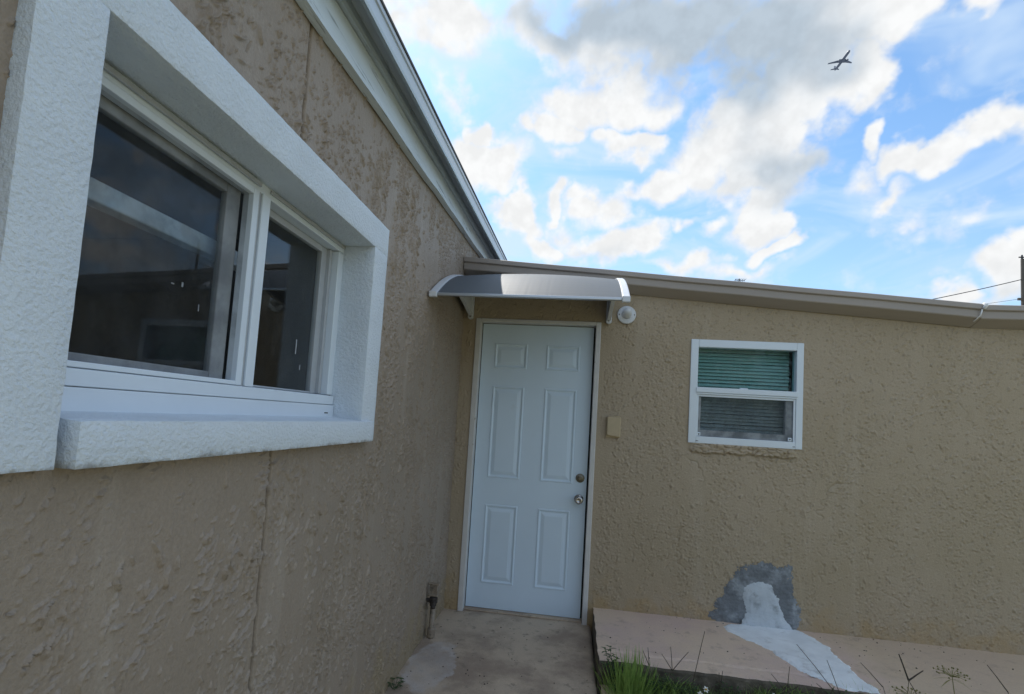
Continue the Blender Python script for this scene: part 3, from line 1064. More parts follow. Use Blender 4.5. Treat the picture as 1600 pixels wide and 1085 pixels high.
# little spots of paint and a label stuck on the glass
for (y, z, dy, dz) in ((-1.905, 1.57, 0.008, 0.085), (-1.87, 1.50, 0.005, 0.03), (-2.47, 1.64, 0.016, 0.006), (-2.38, 1.60, 0.006, 0.03), (-2.44, 1.645, 0.01, 0.02)):
    obj('paint_fleck', boxes([(-0.1446 if y < -2.2 else -0.1487, -0.1438 if y < -2.2 else -0.1478, y - dy * 0.3, y + dy * 0.3, z - dz * 0.30, z + dz * 0.30)], 0.0003, 1), M_['grey_frame'], win)

# the dim room behind
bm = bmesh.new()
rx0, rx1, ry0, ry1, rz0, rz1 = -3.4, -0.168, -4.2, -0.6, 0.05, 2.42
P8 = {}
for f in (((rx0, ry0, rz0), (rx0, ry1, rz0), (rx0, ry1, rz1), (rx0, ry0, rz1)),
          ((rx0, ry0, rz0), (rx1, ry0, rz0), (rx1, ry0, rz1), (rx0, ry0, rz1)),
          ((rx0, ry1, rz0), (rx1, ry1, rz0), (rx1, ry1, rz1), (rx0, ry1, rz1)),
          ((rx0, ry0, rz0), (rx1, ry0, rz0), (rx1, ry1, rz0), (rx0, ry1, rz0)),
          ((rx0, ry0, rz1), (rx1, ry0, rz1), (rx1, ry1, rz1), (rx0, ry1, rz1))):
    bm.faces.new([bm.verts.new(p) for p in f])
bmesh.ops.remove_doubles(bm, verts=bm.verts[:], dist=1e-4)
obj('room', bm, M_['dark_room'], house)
# a pale curtain rail box behind the glass
obj('valance', boxes([(-0.235, -0.190, -2.80, -2.10, 1.768, 1.815)], 0.004), M_['vinyl'], house)

# ================================================================== ANNEX (door building)
annex = thing('annex', 'low tan stucco annex with white door, small window and sloping gutter', 'building')
DX0, DX1, DZ = 0.1007, 0.9998, 2.0800
WX0, WX1, WZ0, WZ1 = 1.6146, 2.337, 1.2755, 1.9834


def gut_z(x):
    """height of the gutter top along the eave"""
    return 2.500 - 0.0735 * x if x < 3.335 else 2.2555


PATCH = [(1.811, 0.122), (1.823, 0.23), (1.86, 0.30), (1.90, 0.37), (1.945, 0.43), (1.985, 0.49), (2.05, 0.505), (2.108, 0.525), (2.195, 0.507), (2.285, 0.505), (2.30, 0.42), (2.315, 0.338), (2.34, 0.26), (2.335, 0.122), (2.1, 0.118)]
PATCH = patch_outline(PATCH, 0.0, 4)


def h_door(x, z):
    us, vs = x[:, 0].copy(), z[0, :].copy()
    H = np.zeros_like(x)

    def band(a, b):
        return perlin(a / 0.12 + 40, b / 0.45, 35) + 0.8 * perlin(a / 0.4 + 9, b / 0.4, 36)

    def dens(a, b):
        return np.clip(0.60 + 0.75 * band(a, b), 0.12, 1.0) * (a < 3.8)

    def ang(a, b):
        return 1.35 + 1.3 * perlin(a / 0.13, b / 0.11, 37)
    stamp(H, us, vs, 52000, 31, dens, ang, (0.004, 0.016), (0.0036, 0.0056), (0.0024, 0.0060), 0.55)
    stamp(H, us, vs, 60000, 32, dens, ang, (0.003, 0.008), (0.0034, 0.0050), (0.0024, 0.0064), 0.6)
    h = H + 0.0012 * perlin(x / 0.05, z / 0.09, 38) + 0.0022 * perlin(x / 0.5, z / 0.7, 39)
    cr1 = np.exp(-(perlin(x / 0.55 + 0.06 * perlin(x / 0.05, z / 0.05, 55), z / 0.8, 56) / 0.006) ** 2) * sstep(perlin(x / 0.4, z / 0.4, 57), 0.05, 0.2)
    h = h - 0.006 * cr1
    # the render was ground flat where the cement repair sits
    h = h * (1 - sstep(ragged(x, z, PATCH, 131, 0.022, 0.016), 0.0, 0.075))
    m = np.minimum(np.minimum(np.abs(x - DX0), np.abs(x - DX1)), 1.0)
    edge = (z < 2.13) & (m < 0.03)
    h = np.where(edge, h * 0.3, h)
    # hacked, cracked render below the window sill
    low = 1.213 + 0.016 * perlin(x / 0.11, x * 0, 43) + 0.011 * perlin(x / 0.035, x * 0, 44) + 0.006 * perlin(x / 0.014, x * 0, 46)
    inx = sstep(x, 1.61, 1.66) * (1 - sstep(x, 2.27, 2.33))
    lump = inx * sstep(z, low, low + 0.005) * (1 - sstep(z, 1.27, 1.285))
    chip = np.exp(-(perlin(x / 0.05 + 0.2 * perlin(x / 0.02, z / 0.02, 47), z / 0.028, 45) / 0.10) ** 2)
    h = h * (1 - 0.6 * lump) + lump * (0.016 + 0.008 * perlin(x / 0.06, z / 0.03, 48) - 0.011 * chip)
    low2 = low - 0.022 + 0.014 * perlin(x / 0.07, x * 0, 49)
    h = h - 0.007 * inx * np.exp(-((z - low + 0.004) / 0.005) ** 2) - 0.005 * inx * sstep(perlin(x / 0.12, x * 0, 50), -0.1, 0.2) * np.exp(-((z - low2) / 0.004) ** 2)
    return h


sheet('wall', np.concatenate([np.arange(0.0, 3.75, 0.0049), np.arange(3.8, 8.01, 0.1)]), np.arange(-0.06, 2.47, 0.0048),
      lambda U, V, H: np.stack([U, -H, V], -1), h_door,
      lambda U, V: ((U > DX0 + 0.008) & (U < DX1 - 0.008) & (V < DZ - 0.008)) | ((U > WX0 + 0.012) & (U < WX1 - 0.012) & (V > WZ0 + 0.012) & (V < WZ1 - 0.012)) | (V > 2.46 - 0.0735 * np.minimum(U, 3.335)),
      M_['stucco_door'], annex)
# rest of the shell and the dark space inside
bm = bmesh.new()
for q in (((8, 0, -0.1), (8, 4, -0.1), (8, 4, 2.2), (8, 0, 2.2)), ((0, 4, -0.1), (8, 4, -0.1), (8, 4, 2.2), (0.0, 4, 2.5))):
    bm.faces.new([bm.verts.new(p) for p in q])
obj('outer_wall', bm, M_['stucco_door'], annex)
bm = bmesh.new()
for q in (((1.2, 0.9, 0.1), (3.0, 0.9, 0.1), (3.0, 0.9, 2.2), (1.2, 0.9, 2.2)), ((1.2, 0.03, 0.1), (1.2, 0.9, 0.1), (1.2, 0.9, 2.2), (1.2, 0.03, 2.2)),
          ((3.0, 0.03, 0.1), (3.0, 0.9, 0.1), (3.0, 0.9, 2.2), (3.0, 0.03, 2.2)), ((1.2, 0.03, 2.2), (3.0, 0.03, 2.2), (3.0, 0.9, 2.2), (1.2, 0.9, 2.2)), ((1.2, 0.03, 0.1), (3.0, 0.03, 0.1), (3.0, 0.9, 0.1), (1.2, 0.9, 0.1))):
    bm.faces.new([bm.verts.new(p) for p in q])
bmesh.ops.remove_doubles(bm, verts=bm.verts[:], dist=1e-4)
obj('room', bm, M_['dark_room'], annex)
bm = bmesh.new()
secs = []
for x in (0.02, 3.335, 8.05):
    g = gut_z(x)
    secs.append([(x, -0.045, g - 0.03), (x, -0.045, g - 0.018), (x, 4.1, g + 0.10), (x, 4.1, g + 0.07)])
loft(bm, secs)
obj('roof', bm, M_['roof'], annex)


def gutter(x0, x1, dz, dy):
    bm = bmesh.new()
    n = max(4, int((x1 - x0) / 0.06))
    secs = []
    for k in range(n + 1):
        x = x0 + (x1 - x0) * k / n
        g = gut_z(min(x, 3.334) if x0 < 3.3 else x) + dz + 0.002 * float(perlin(np.array([x / 0.7]), np.array([0.7]), 51)[0])
        y = dy + 0.004 * float(perlin(np.array([x / 0.4]), np.array([2.7]), 52)[0])
        secs.append([(x, y - 0.050, g - 0.004), (x, y - 0.119, g), (x, y - 0.124, g - 0.004), (x, y - 0.124, g - 0.032), (x, y - 0.120, g - 0.036), (x, y - 0.109, g - 0.039),
                     (x, y - 0.108, g - 0.082), (x, y - 0.104, g - 0.088), (x, y - 0.014, g - 0.127), (x, y - 0.006, g - 0.128), (x, y - 0.006, g - 0.030)])
    loft(bm, secs)
    return bm


obj('gutter', gutter(0.006, 3.328, 0.0, 0.0), M_['gutter'], annex)
obj('gutter', gutter(3.331, 8.05, -0.003, 0.006), M_['gutter'], annex)
g = gut_z(3.33)
bm = bmesh.new()
tube(bm, [(3.325, -0.122, g + 0.004), (3.335, -0.130, g - 0.012), (3.322, -0.130, g - 0.034)], [0.008, 0.013, 0.010], 8)
tube(bm, [(3.318, -0.124, g - 0.036), (3.312, -0.117, g - 0.075), (3.292, -0.090, g - 0.108)], [0.005, 0.0035, 0.003], 6)
o = obj('seam_sealant', bm, M_['sealant'], annex, smooth=True)
o['label'] = 'white torn sealant hanging at the gutter joint'

# ---- door frame and door
cas = obj('door_frame', boxes([(DX0, 0.1400, -0.010, 0.110, -0.02, 2.0790), (0.9655, DX1, -0.010, 0.110, -0.03, 2.0790), (0.1405, 0.9650, -0.0095, 0.110, 2.0535, 2.0795)], 0.004), M_['casing'], annex)
obj('shadow_stop', boxes([(0.1402, 0.1435, 0.056, 0.10, 0.0, 2.05), (0.9545, 0.9654, 0.072, 0.10, 0.0, 2.05), (0.1436, 0.9540, 0.058, 0.10, 2.0505, 2.0533)]), M_['dark'], cas)  # near-black stop strips, coloured to give the shadow line around the slab
obj('threshold', boxes([(0.1405, 0.965, 0.012, 0.12, 0.0005, 0.012)], 0.003), M_['concrete'], annex)
PAN = [(0.243, 0.484, 1.725, 1.909), (0.622, 0.862, 1.725, 1.909), (0.243, 0.476, 0.931, 1.594), (0.624, 0.853, 0.931, 1.594), (0.243, 0.476, 0.190, 0.740), (0.624, 0.848, 0.190, 0.740)]
xa, xb, za, zb = 0.1460, 0.9535, 0.016, 2.0490
YF = 0.050
bm = bmesh.new()
box(bm, xa, xb, YF + 0.003, YF + 0.044, za, zb, 0.001, 1)


def quad_y(bm, x0, x1, z0, z1, y):
    bm.faces.new([bm.verts.new(p) for p in ((x0, y, z0), (x1, y, z0), (x1, y, z1), (x0, y, z1))])


# face skin with six openings (each column has its own panel widths)
rows = sorted({z for p in PAN for z in p[2:]})
zc = [za] + rows + [zb]
for k in range(len(zc) - 1):
    z0, z1 = zc[k], zc[k + 1]
    holes = sorted((p[0], p[1]) for p in PAN if p[2] <= z0 + 1e-6 and p[3] >= z1 - 1e-6)
    x = xa
    for h0, h1 in holes + [(xb, xb)]:
        if h0 - x > 1e-6:
            quad_y(bm, x, h0, z0, z1, YF)
        x = h1
# rim of the skin
quad = [((xa, YF, za), (xa, YF + 0.0035, za), (xa, YF + 0.0035, zb), (xa, YF, zb)), ((xb, YF, za), (xb, YF, zb), (xb, YF + 0.0035, zb), (xb, YF + 0.0035, za)),
        ((xa, YF, zb), (xa, YF + 0.0035, zb), (xb, YF + 0.0035, zb), (xb, YF, zb)), ((xa, YF, za), (xb, YF, za), (xb, YF + 0.0035, za), (xa, YF + 0.0035, za))]
for q in quad:
    bm.faces.new([bm.verts.new(p) for p in q])
door = obj('door', bm, M_['door_paint'], annex)
door['label'] = 'white six panel door with a round knob'
for (x0, x1, z0, z1) in PAN:
    bm = bmesh.new()
    rings = [(0.0, 0.0), (0.003, -0.0042), (0.010, -0.0050), (0.0145, -0.0005), (0.019, 0.0022), (0.026, 0.0022), (0.034, -0.0005), (0.048, -0.0040), (0.050, -0.0042)]
    rs_ = []
    for ins, d in rings:
        d = min(d, 0.0025)
        rs_.append([bm.verts.new(p) for p in ((x0 + ins, YF + d, z0 + ins), (x1 - ins, YF + d, z0 + ins), (x1 - ins, YF + d, z1 - ins), (x0 + ins, YF + d, z1 - ins))])
    for a, b in zip(rs_, rs_[1:]):
        for i in range(4):
            j = (i + 1) % 4
            bm.faces.new((a[i], a[j], b[j], b[i]))
    bm.faces.new(rs_[-1])
    obj('panel', bm, M_['door_paint'], door)
bm = bmesh.new()
lathe(bm, (0.907, YF - 0.001, 0.975), (0, -1, 0), [(0.0, -0.002), (0.031, -0.002), (0.031, 0.004), (0.027, 0.010), (0.018, 0.012), (0.017, 0.018), (0.012, 0.020), (0.0, 0.020)], 28)
box(bm, 0.9055, 0.9085, YF - 0.0235, YF - 0.020, 0.969, 0.981)
obj('deadbolt', bm, M_['bronze'], door, smooth=False)
bm = bmesh.new()
lathe(bm, (0.905, YF - 0.001, 0.828), (0, -1, 0), [(0.0, -0.002), (0.033, -0.002), (0.033, 0.003), (0.028, 0.008), (0.014, 0.011), (0.012, 0.030), (0.020, 0.036), (0.0265, 0.046), (0.0275, 0.056), (0.023, 0.064), (0.012, 0.067), (0.011, 0.064), (0.0, 0.064)], 32)
obj('door_knob', bm, M_['metal'], door, smooth=True)

# ---- small window
wf = obj('window', boxes([(WX0, 1.664, -0.012, 0.060, WZ0, WZ1), (2.294, WX1, -0.012, 0.060, WZ0, WZ1),
                          (1.6645, 2.2935, -0.012, 0.060, 1.931, WZ1), (1.6645, 2.2935, -0.012, 0.060, WZ0, 1.322)], 0.003), M_['vinyl'], annex)
wf['label'] = 'small white single hung window with greenish glass above a screen'
obj('meeting_rail', boxes([(1.655, 2.306, -0.020, 0.050, 1.620, 1.655), (1.660, 2.30, -0.014, 0.050, 1.607, 1.6195)], 0.003), M_['vinyl'], wf)
obj('screen_frame', boxes([(1.6652, 1.676, -0.006, 0.030, 1.3225, 1.6065), (2.281, 2.2932, -0.006, 0.030, 1.3225, 1.6065), (1.6765, 2.2805, -0.006, 0.030, 1.593, 1.6065)], 0.001), M_['vinyl'], wf)
obj('sash_frame', boxes([(1.6765, 1.694, 0.006, 0.040, 1.3225, 1.592), (2.236, 2.2802, 0.006, 0.040, 1.3225, 1.592), (1.6945, 2.2355, 0.006, 0.040, 1.3225, 1.366)], 0.002), M_['grey_frame'], wf)
obj('pane', boxes([(1.664, 2.294, 0.030, 0.034, 1.654, 1.932)]), M_['glass_green'], wf)
obj('pane', boxes([(1.693, 2.237, 0.030, 0.034, 1.365, 1.593)]), M_['glass_low'], wf)
bm = bmesh.new()
quad_y(bm, 1.676, 2.281, 1.3228, 1.593, 0.003)
obj('screen_mesh', bm, M_['mesh_grey'], wf)
for x in (1.6835, 2.262):
    obj('corner_clip', boxes([(x - 0.011, x + 0.011, -0.0065, 0.002, 1.325, 1.349)], 0.002), M_['vinyl'], wf)
    obj('clip_hole', boxes([(x - 0.004, x + 0.004, -0.0078, -0.0066, 1.333, 1.341)]), M_['dark'], wf)
for x in (1.672, 2.285):
    obj('weep_slot', boxes([(x - 0.008, x + 0.008, -0.0132, -0.0121, 1.289, 1.2925)]), M_['dark'], wf)
obj('latch', boxes([(1.94, 1.99, -0.012, 0.01, 1.6552, 1.663)], 0.002), M_['vinyl'], wf)
slat_me = None
for k in range(28):
    z = 1.945 - 0.0235 * k
    if slat_me is None:
        bm = bmesh.new()
        secs = []
        for x in (1.645, 2.282):
            secs.append([(x, -0.0125, -0.0065), (x, -0.004, -0.001), (x, 0.006, 0.0025), (x, 0.0125, 0.0035), (x, 0.0125, 0.0029), (x, 0.006, 0.0019), (x, -0.004, -0.0016), (x, -0.0125, -0.0071)])
        loft(bm, secs)
        s0 = obj('slat', bm, M_['blind'], wf)
        slat_me = s0.data
    else:
        s0 = link('slat', slat_me, None, wf)
    s0.location = (0.0, 0.085, z)
    s0.rotation_euler = (0.62 + random.uniform(-0.04, 0.04), random.uniform(-0.001, 0.001), 0)

# ---- cement repair on the wall
pa = PATCH
o = sheet('cement_patch', np.arange(1.77, 2.38, 0.004), np.arange(0.112, 0.56, 0.004), lambda U, V, H: np.stack([U, -H, V], -1),
          lambda U, V: 0.0015 + 0.0055 * sstep(ragged(U, V, pa, 131, 0.022, 0.016), 0.0, 0.05) + 0.0018 * perlin(U / 0.06, V / 0.02, 133) + 0.0012 * perlin(U / 0.015, V / 0.015, 134),
          lambda U, V: ragged(U, V, pa, 131, 0.022, 0.016) < 0, M_['cement'], annex)
o['label'] = 'grey cement repair low on the wall'
pi_ = [(1.985, 0.30), (1.995, 0.36), (2.04, 0.395), (2.11, 0.412), (2.175, 0.39), (2.214, 0.33), (2.243, 0.25), (2.27, 0.17), (2.290, 0.115), (2.15, 0.112), (2.00, 0.118), (2.005, 0.20)]
pi_ = patch_outline(pi_, 0.0, 4)
o = sheet('plaster_patch', np.arange(1.94, 2.33, 0.004), np.arange(0.112, 0.45, 0.004), lambda U, V, H: np.stack([U, -H, V], -1),
          lambda U, V: 0.003 + 0.0135 * sstep(ragged(U, V, pi_, 141, 0.008, 0.004), -0.005, 0.045) + 0.022 * np.exp(-((V - 0.112) / 0.03) ** 2) + 0.0014 * perlin(U / 0.04, V / 0.03, 143) + 0.0006 * perlin(U / 0.012, V / 0.012, 144),
          lambda U, V: ragged(U, V, pi_, 141, 0.008, 0.004) < 0, M_['plaster'], annex)
o['label'] = 'pale rounded plaster plug inside the cement repair'

# ================================================================== CANOPY
can = thing('door_canopy', 'small arched smoked plastic canopy with pale end caps above the white door', 'canopy')
CX0, CX1, CY, CZ, CH = 0.012, 1.100, -0.900, 2.030, 0.300


def arch(t_):
    return CZ + CH * (1 - (1 - t_) ** 2)


def arch_pt(t_):
    return CY + (-0.018 - CY) * t_, arch(t_)


bm = bmesh.new()
secs = []
for k in range(25):
    x = CX0 + 0.022 + (CX1 - CX0 - 0.044) * k / 24
    bul = 0.034 * (1 - (2 * k / 24 - 1) ** 2)
    topl, botl = [], []
    for j in range(21):
        t_ = j / 20
        y, z = arch_pt(t_)
        z += bul * math.sin(min(1, t_ * 1.35) * PI / 2) * (1 - 0.4 * t_)
        topl.append((x, y, z))
        botl.append((x, y, z - 0.004))
    secs.append(topl + botl[::-1])
loft(bm, secs)
obj('canopy_panel', bm, M_['poly'], can, smooth=False)
for x0, x1 in ((CX0, CX0 + 0.042), (CX1 - 0.040, CX1)):
    bm = bmesh.new()
    secs = []
    for j in range(17):
        t_ = j / 16
        y, z = arch_pt(t_)
        secs.append([(x0, y, z + 0.008), (x0 + 0.006, y, z + 0.010), (x1 - 0.006, y, z + 0.010), (x1, y, z + 0.008), (x1, y, z - 0.014), (x0, y, z - 0.014)])
    loft(bm, secs)
    box(bm, x0 - 0.001, x1 + 0.001, CY - 0.014, CY + 0.012, CZ - 0.022, CZ + 0.010, 0.004)
    obj('end_cap', bm, M_['plastic'], can)
bm = boxes([(CX0 + 0.043, CX1 - 0.041, CY - 0.006, CY + 0.014, CZ - 0.013, CZ + 0.004)], 0.004, 3)
obj('front_rail', bm, M_['alu'], can)
obj('back_rail', boxes([(CX0 + 0.01, CX1 - 0.01, -0.030, -0.006, 2.318, 2.338)], 0.003), M_['alu'], can)
for xc in (0.060, 1.050):
    bm = bmesh.new()
    tube(bm, [(xc, -0.006, 2.085), (xc, -0.034, 2.085)], 0.0195, 16)
    box(bm, xc - 0.0195, xc + 0.0195, -0.030, -0.006, 2.088, 2.330, 0.004)
    # diagonal arm that curves out under the panel
    secs = []
    for j in range(15):
        t_ = j / 14
        y = -0.030 - 0.66 * t_
        z = 2.105 + 0.05 * t_ ** 0.7 + 0.0 * t_
        z = 2.100 + 0.030 * t_ - 0.0 + 0.06 * math.sin(t_ * PI * 0.5)
        tt = (y - CY) / (-0.018 - CY)
        z = min(z, arch(tt) - 0.028)
        secs.append([(xc - 0.012, y, z - 0.012), (xc + 0.012, y, z - 0.012), (xc + 0.012, y, z + 0.010), (xc - 0.012, y, z + 0.010)])
    loft(bm, secs)
    secs = []
    for j in range(15):
        t_ = j / 14
        y = -0.030 - 0.80 * t_
        tt = (y - CY) / (-0.018 - CY)
        z = arch(tt) - 0.014
        secs.append([(xc - 0.011, y, z - 0.018), (xc + 0.011, y, z - 0.018), (xc + 0.011, y, z), (xc - 0.011, y, z)])
    loft(bm, secs)
    # thin web between the two arms
    web = []
    lo, hi = [], []
    for j in range(12):
        t_ = j / 11
        y = -0.030 - 0.62 * t_
        zl = 2.100 + 0.030 * t_ + 0.06 * math.sin(t_ * PI * 0.5)
        tt = (y - CY) / (-0.018 - CY)
        lo.append((y, min(zl, arch(tt) - 0.03)))
        hi.append((y, arch(tt) - 0.03))
    loft(bm, [[(xc - 0.003, y, z0), (xc + 0.003, y, z0), (xc + 0.003, y, z1 + 0.002), (xc - 0.003, y, z1 + 0.002)] for (y, z0), (y2, z1) in zip(lo, hi)])
    br = obj('bracket', bm, M_['bracket'], can)
    bm = bmesh.new()
    lathe(bm, (xc, -0.034, 2.085), (0, -1, 0), [(0.0, 0), (0.008, 0), (0.007, 0.003), (0.0, 0.004)], 10)
    obj('screw', bm, M_['metal'], br)

# ================================================================== SMALL FITTINGS
lamp = thing('wall_lamp_holder', 'white round lamp holder plate on the wall beside the canopy', 'lamp holder')
bm = bmesh.new()
lathe(bm, (1.171, -0.004, 2.136), (0, -1, 0), [(0.0, 0), (0.063, 0), (0.064, 0.010), (0.060, 0.016), (0.036, 0.020), (0.0, 0.021)], 32)
obj('plate', bm, M_['plastic'], lamp, smooth=False)
bm = bmesh.new()
ax = Vector((0.05, -1, 0.32)).normalized()
lathe(bm, (1.171, -0.022, 2.138), ax, [(0.034, 0), (0.033, 0.012), (0.028, 0.040), (0.020, 0.058), (0.009, 0.066), (0.0, 0.067)], 24)
obj('socket', bm, M_['plastic'], lamp, smooth=True)
for dx in (-0.047, 0.047):
    bm = bmesh.new()
    lathe(bm, (1.171 + dx, -0.019, 2.136), (0, -1, 0), [(0.0, 0), (0.008, 0), (0.0075, 0.0025), (0.0, 0.003)], 10)
    obj('screw', bm, M_['dark'], lamp)

sw = thing('bell_box', 'small tan painted plastic cover box between the door and the window', 'cover box')
bm = bmesh.new()
box(bm, 1.070, 1.163, -0.034, -0.002, 1.279, 1.418, 0.006, 2)
for v in bm.verts:      # rounded lower left corner as the cover has
    if v.co.z < 1.30 and v.co.x < 1.09:
        v.co.z += 0.014 * (1 - (v.co.x - 1.070) / 0.02)
obj('cover', bm, M_['tan_plastic'], sw)
obj('back_plate', boxes([(1.066, 1.160, -0.012, 0.004, 1.274, 1.4165)], 0.003), M_['tan_plastic'], sw)
obj('hinge', boxes([(1.078, 1.155, -0.030, -0.004, 1.4185, 1.424)], 0.002), M_['tan_plastic'], sw)

tap = thing('standpipe', 'short tan painted water pipe with a corroded tap at the wall foot', 'pipe')
bm = bmesh.new()
tube(bm, [(0.046, -0.478, -0.02), (0.046, -0.478, 0.03), (0.046, -0.476, 0.195)], 0.0165, 14)
obj('riser', bm, M_['pipe'], tap, smooth=True)
bm = bmesh.new()
lathe(bm, (0.046, -0.478, 0.012), (0, 0, 1), [(0.0, 0), (0.024, 0), (0.025, 0.045), (0.020, 0.052), (0.0, 0.053)], 16)
obj('elbow', bm, M_['pipe'], tap)
bm = bmesh.new()
lathe(bm, (0.046, -0.476, 0.192), (0, 0, 1), [(0.0, 0), (0.020, 0), (0.021, 0.016), (0.026, 0.020), (0.026, 0.046), (0.018, 0.054), (0.0, 0.056)], 12)
tube(bm, [(0.046, -0.480, 0.222), (0.060, -0.530, 0.214), (0.062, -0.540, 0.200)], [0.013, 0.013, 0.015], 10)
tube(bm, [(0.046, -0.476, 0.222), (-0.004, -0.476, 0.222)], 0.012, 10)
obj('valve', bm, M_['rust'], tap, smooth=False)
bm = bmesh.new()
box(bm, 0.014, 0.074, -0.492, -0.462, 0.250, 0.262, 0.004)
box(bm, 0.020, 0.030, -0.487, -0.467, 0.262, 0.318, 0.003)
box(bm, 0.060, 0.070, -0.487, -0.467, 0.262, 0.318, 0.003)
box(bm, 0.012, 0.078, -0.490, -0.464, 0.316, 0.328, 0.004)
box(bm, 0.031, 0.059, -0.481, -0.473, 0.262, 0.316)
obj('valve_handle', bm, M_['pipe'], tap)

# ================================================================== PLANTS
def blade(bm, base, tip, width, bend, n=5):
    base, tip = Vector(base), Vector(tip)
    d = tip - base
    side = d.cross(Vector((0, 1, 0.2)))
    if side.length < 1e-5:
        side = Vector((1, 0, 0))
    side.normalize()
    side = (side + Vector((0, random.uniform(-0.5, 0.5), 0))).normalized()
    prev = None
    for k in range(n + 1):
        t_ = k / n
        p = base + d * t_ + Vector(bend) * (t_ * t_ - t_) * -1.0 + Vector((0, 0, -1)) * 0.0
        ww = width * (1 - t_) ** 0.7 * 0.5 + 0.0003
        a, b = bm.verts.new(p - side * ww), bm.verts.new(p + side * ww)
        if prev:
            bm.faces.new((prev[0], prev[1], b, a))
        prev = (a, b)


def stem(bm, pts, r0, r1, n=5):
    m = len(pts)
    tube(bm, pts, [r0 + (r1 - r0) * i / (m - 1) for i in range(m)], n)


def leaf(bm, p, d, L, wd, droop=0.3):
    p, d = Vector(p), Vector(d).normalized()
    s = d.cross(Vector((0, 0, 1)))
    if s.length < 1e-4:
        s = Vector((1, 0, 0))
    s.normalize()
    u = s.cross(d)
    rows_ = []
    for t_, wv in ((0, 0.15), (0.25, 0.8), (0.5, 1.0), (0.75, 0.65), (1.0, 0.03)):
        c = p + d * (L * t_) + Vector((0, 0, -droop * L * t_ * t_))
        rows_.append((bm.verts.new(c - s * wd * wv * 0.5 + u * wd * 0.15 * wv), bm.verts.new(c), bm.verts.new(c + s * wd * wv * 0.5 + u * wd * 0.15 * wv)))
    for a, b in zip(rows_, rows_[1:]):
        bm.faces.new((a[0], a[1], b[1], b[0]))
        bm.faces.new((a[1], a[2], b[2], b[1]))


# lawn of loose grass in front of the slab (nobody could count it)
N = 15000
gx_ = rng.uniform(1.06, 6.0, N)
gy_ = -0.772 - rng.rand(N) ** 2.2 * 2.4
hgt = rng.uniform(0.06, 0.17, N) * (0.8 + 0.5 * (perlin(gx_ / 0.3, gy_ / 0.3, 5) + 0.3))
hgt = np.clip(hgt, 0.03, 0.19)
ang = rng.rand(N) * 2 * PI
lean = rng.uniform(0.1, 0.8, N) * hgt
wd = rng.uniform(0.003, 0.006, N)
fa = rng.rand(N) * 2 * PI
vs_ = []
for t_, k in ((0, 1.0), (0.4, 0.9), (0.75, 0.6), (1.0, 0.06)):
    cx_ = gx_ + np.cos(ang) * lean * t_ ** 2
    cy_ = gy_ + np.sin(ang) * lean * t_ ** 2
    cz_ = -0.06 + (hgt + 0.06) * (t_ - 0.18 * t_ ** 2)
    for s_ in (-1, 1):
        vs_.append(np.stack([cx_ + s_ * np.cos(fa) * wd * k / 2, cy_ + s_ * np.sin(fa) * wd * k / 2, cz_], -1))
V = np.stack(vs_, 1).reshape(-1, 3)
base = (np.arange(N) * 8)[:, None, None]
F = (base + np.array([[0, 1, 3, 2], [2, 3, 5, 4], [4, 5, 7, 6]])[None]).reshape(-1, 4)
me = bpy.data.meshes.new('grass')
me.from_pydata(V.tolist(), [], F.tolist())
tag(link('grass', me, M_['grass']), 'loose green grass growing along the front of the slab', kind='stuff')

# grass tussock at the slab corner
bm = bmesh.new()
for k in range(230):
    bx, by = 1.185 + random.gauss(0, 0.030), -0.865 + random.gauss(0, 0.028)
    a = random.gauss(0, 1)
    h_ = random.uniform(0.11, 0.25)
    blade(bm, (bx, by, -0.03), (bx + a * 0.065, by + random.gauss(0, 0.05), h_ - 0.03 * abs(a)), random.uniform(0.005, 0.0085), (a * 0.02, 0, -0.05 * abs(a)))
tag(obj('grass_tussock', bm, M_['grass']), 'bright green grass tussock at the corner of slab and walkway', 'plant')

# leafy dark weed leaning over the slab corner
wd_ = thing('leafy_weed', 'dark green weed with small pointed leaves over the slab corner', 'plant')
bm = bmesh.new()
bm2 = bmesh.new()
for (tx, ty, tz) in ((1.055, -0.82, 0.215), (1.095, -0.82, 0.225), (1.13, -0.80, 0.165), (1.06, -0.84, 0.145), (1.16, -0.80, 0.13)):
    pts = [Vector((1.115, -0.83, -0.04)).lerp(Vector((tx, ty, tz)), t_) + Vector((0.012 * math.sin(3 * t_ + tx * 30), 0, 0.02 * math.sin(PI * t_))) for t_ in (0, .25, .5, .75, 1)]
    stem(bm, pts, 0.002, 0.001)
    for k in range(24):
        t_ = 0.2 + 0.8 * k / 23
        i = min(3, int(t_ * 4))
        p = pts[i].lerp(pts[i + 1], t_ * 4 - i)
        a = k * 2.4
        leaf(bm2, p, (math.cos(a), math.sin(a), 0.35), random.uniform(0.022, 0.040), random.uniform(0.008, 0.013))
obj('stem', bm, M_['weed'], wd_)
obj('foliage', bm2, M_['weed'], wd_)


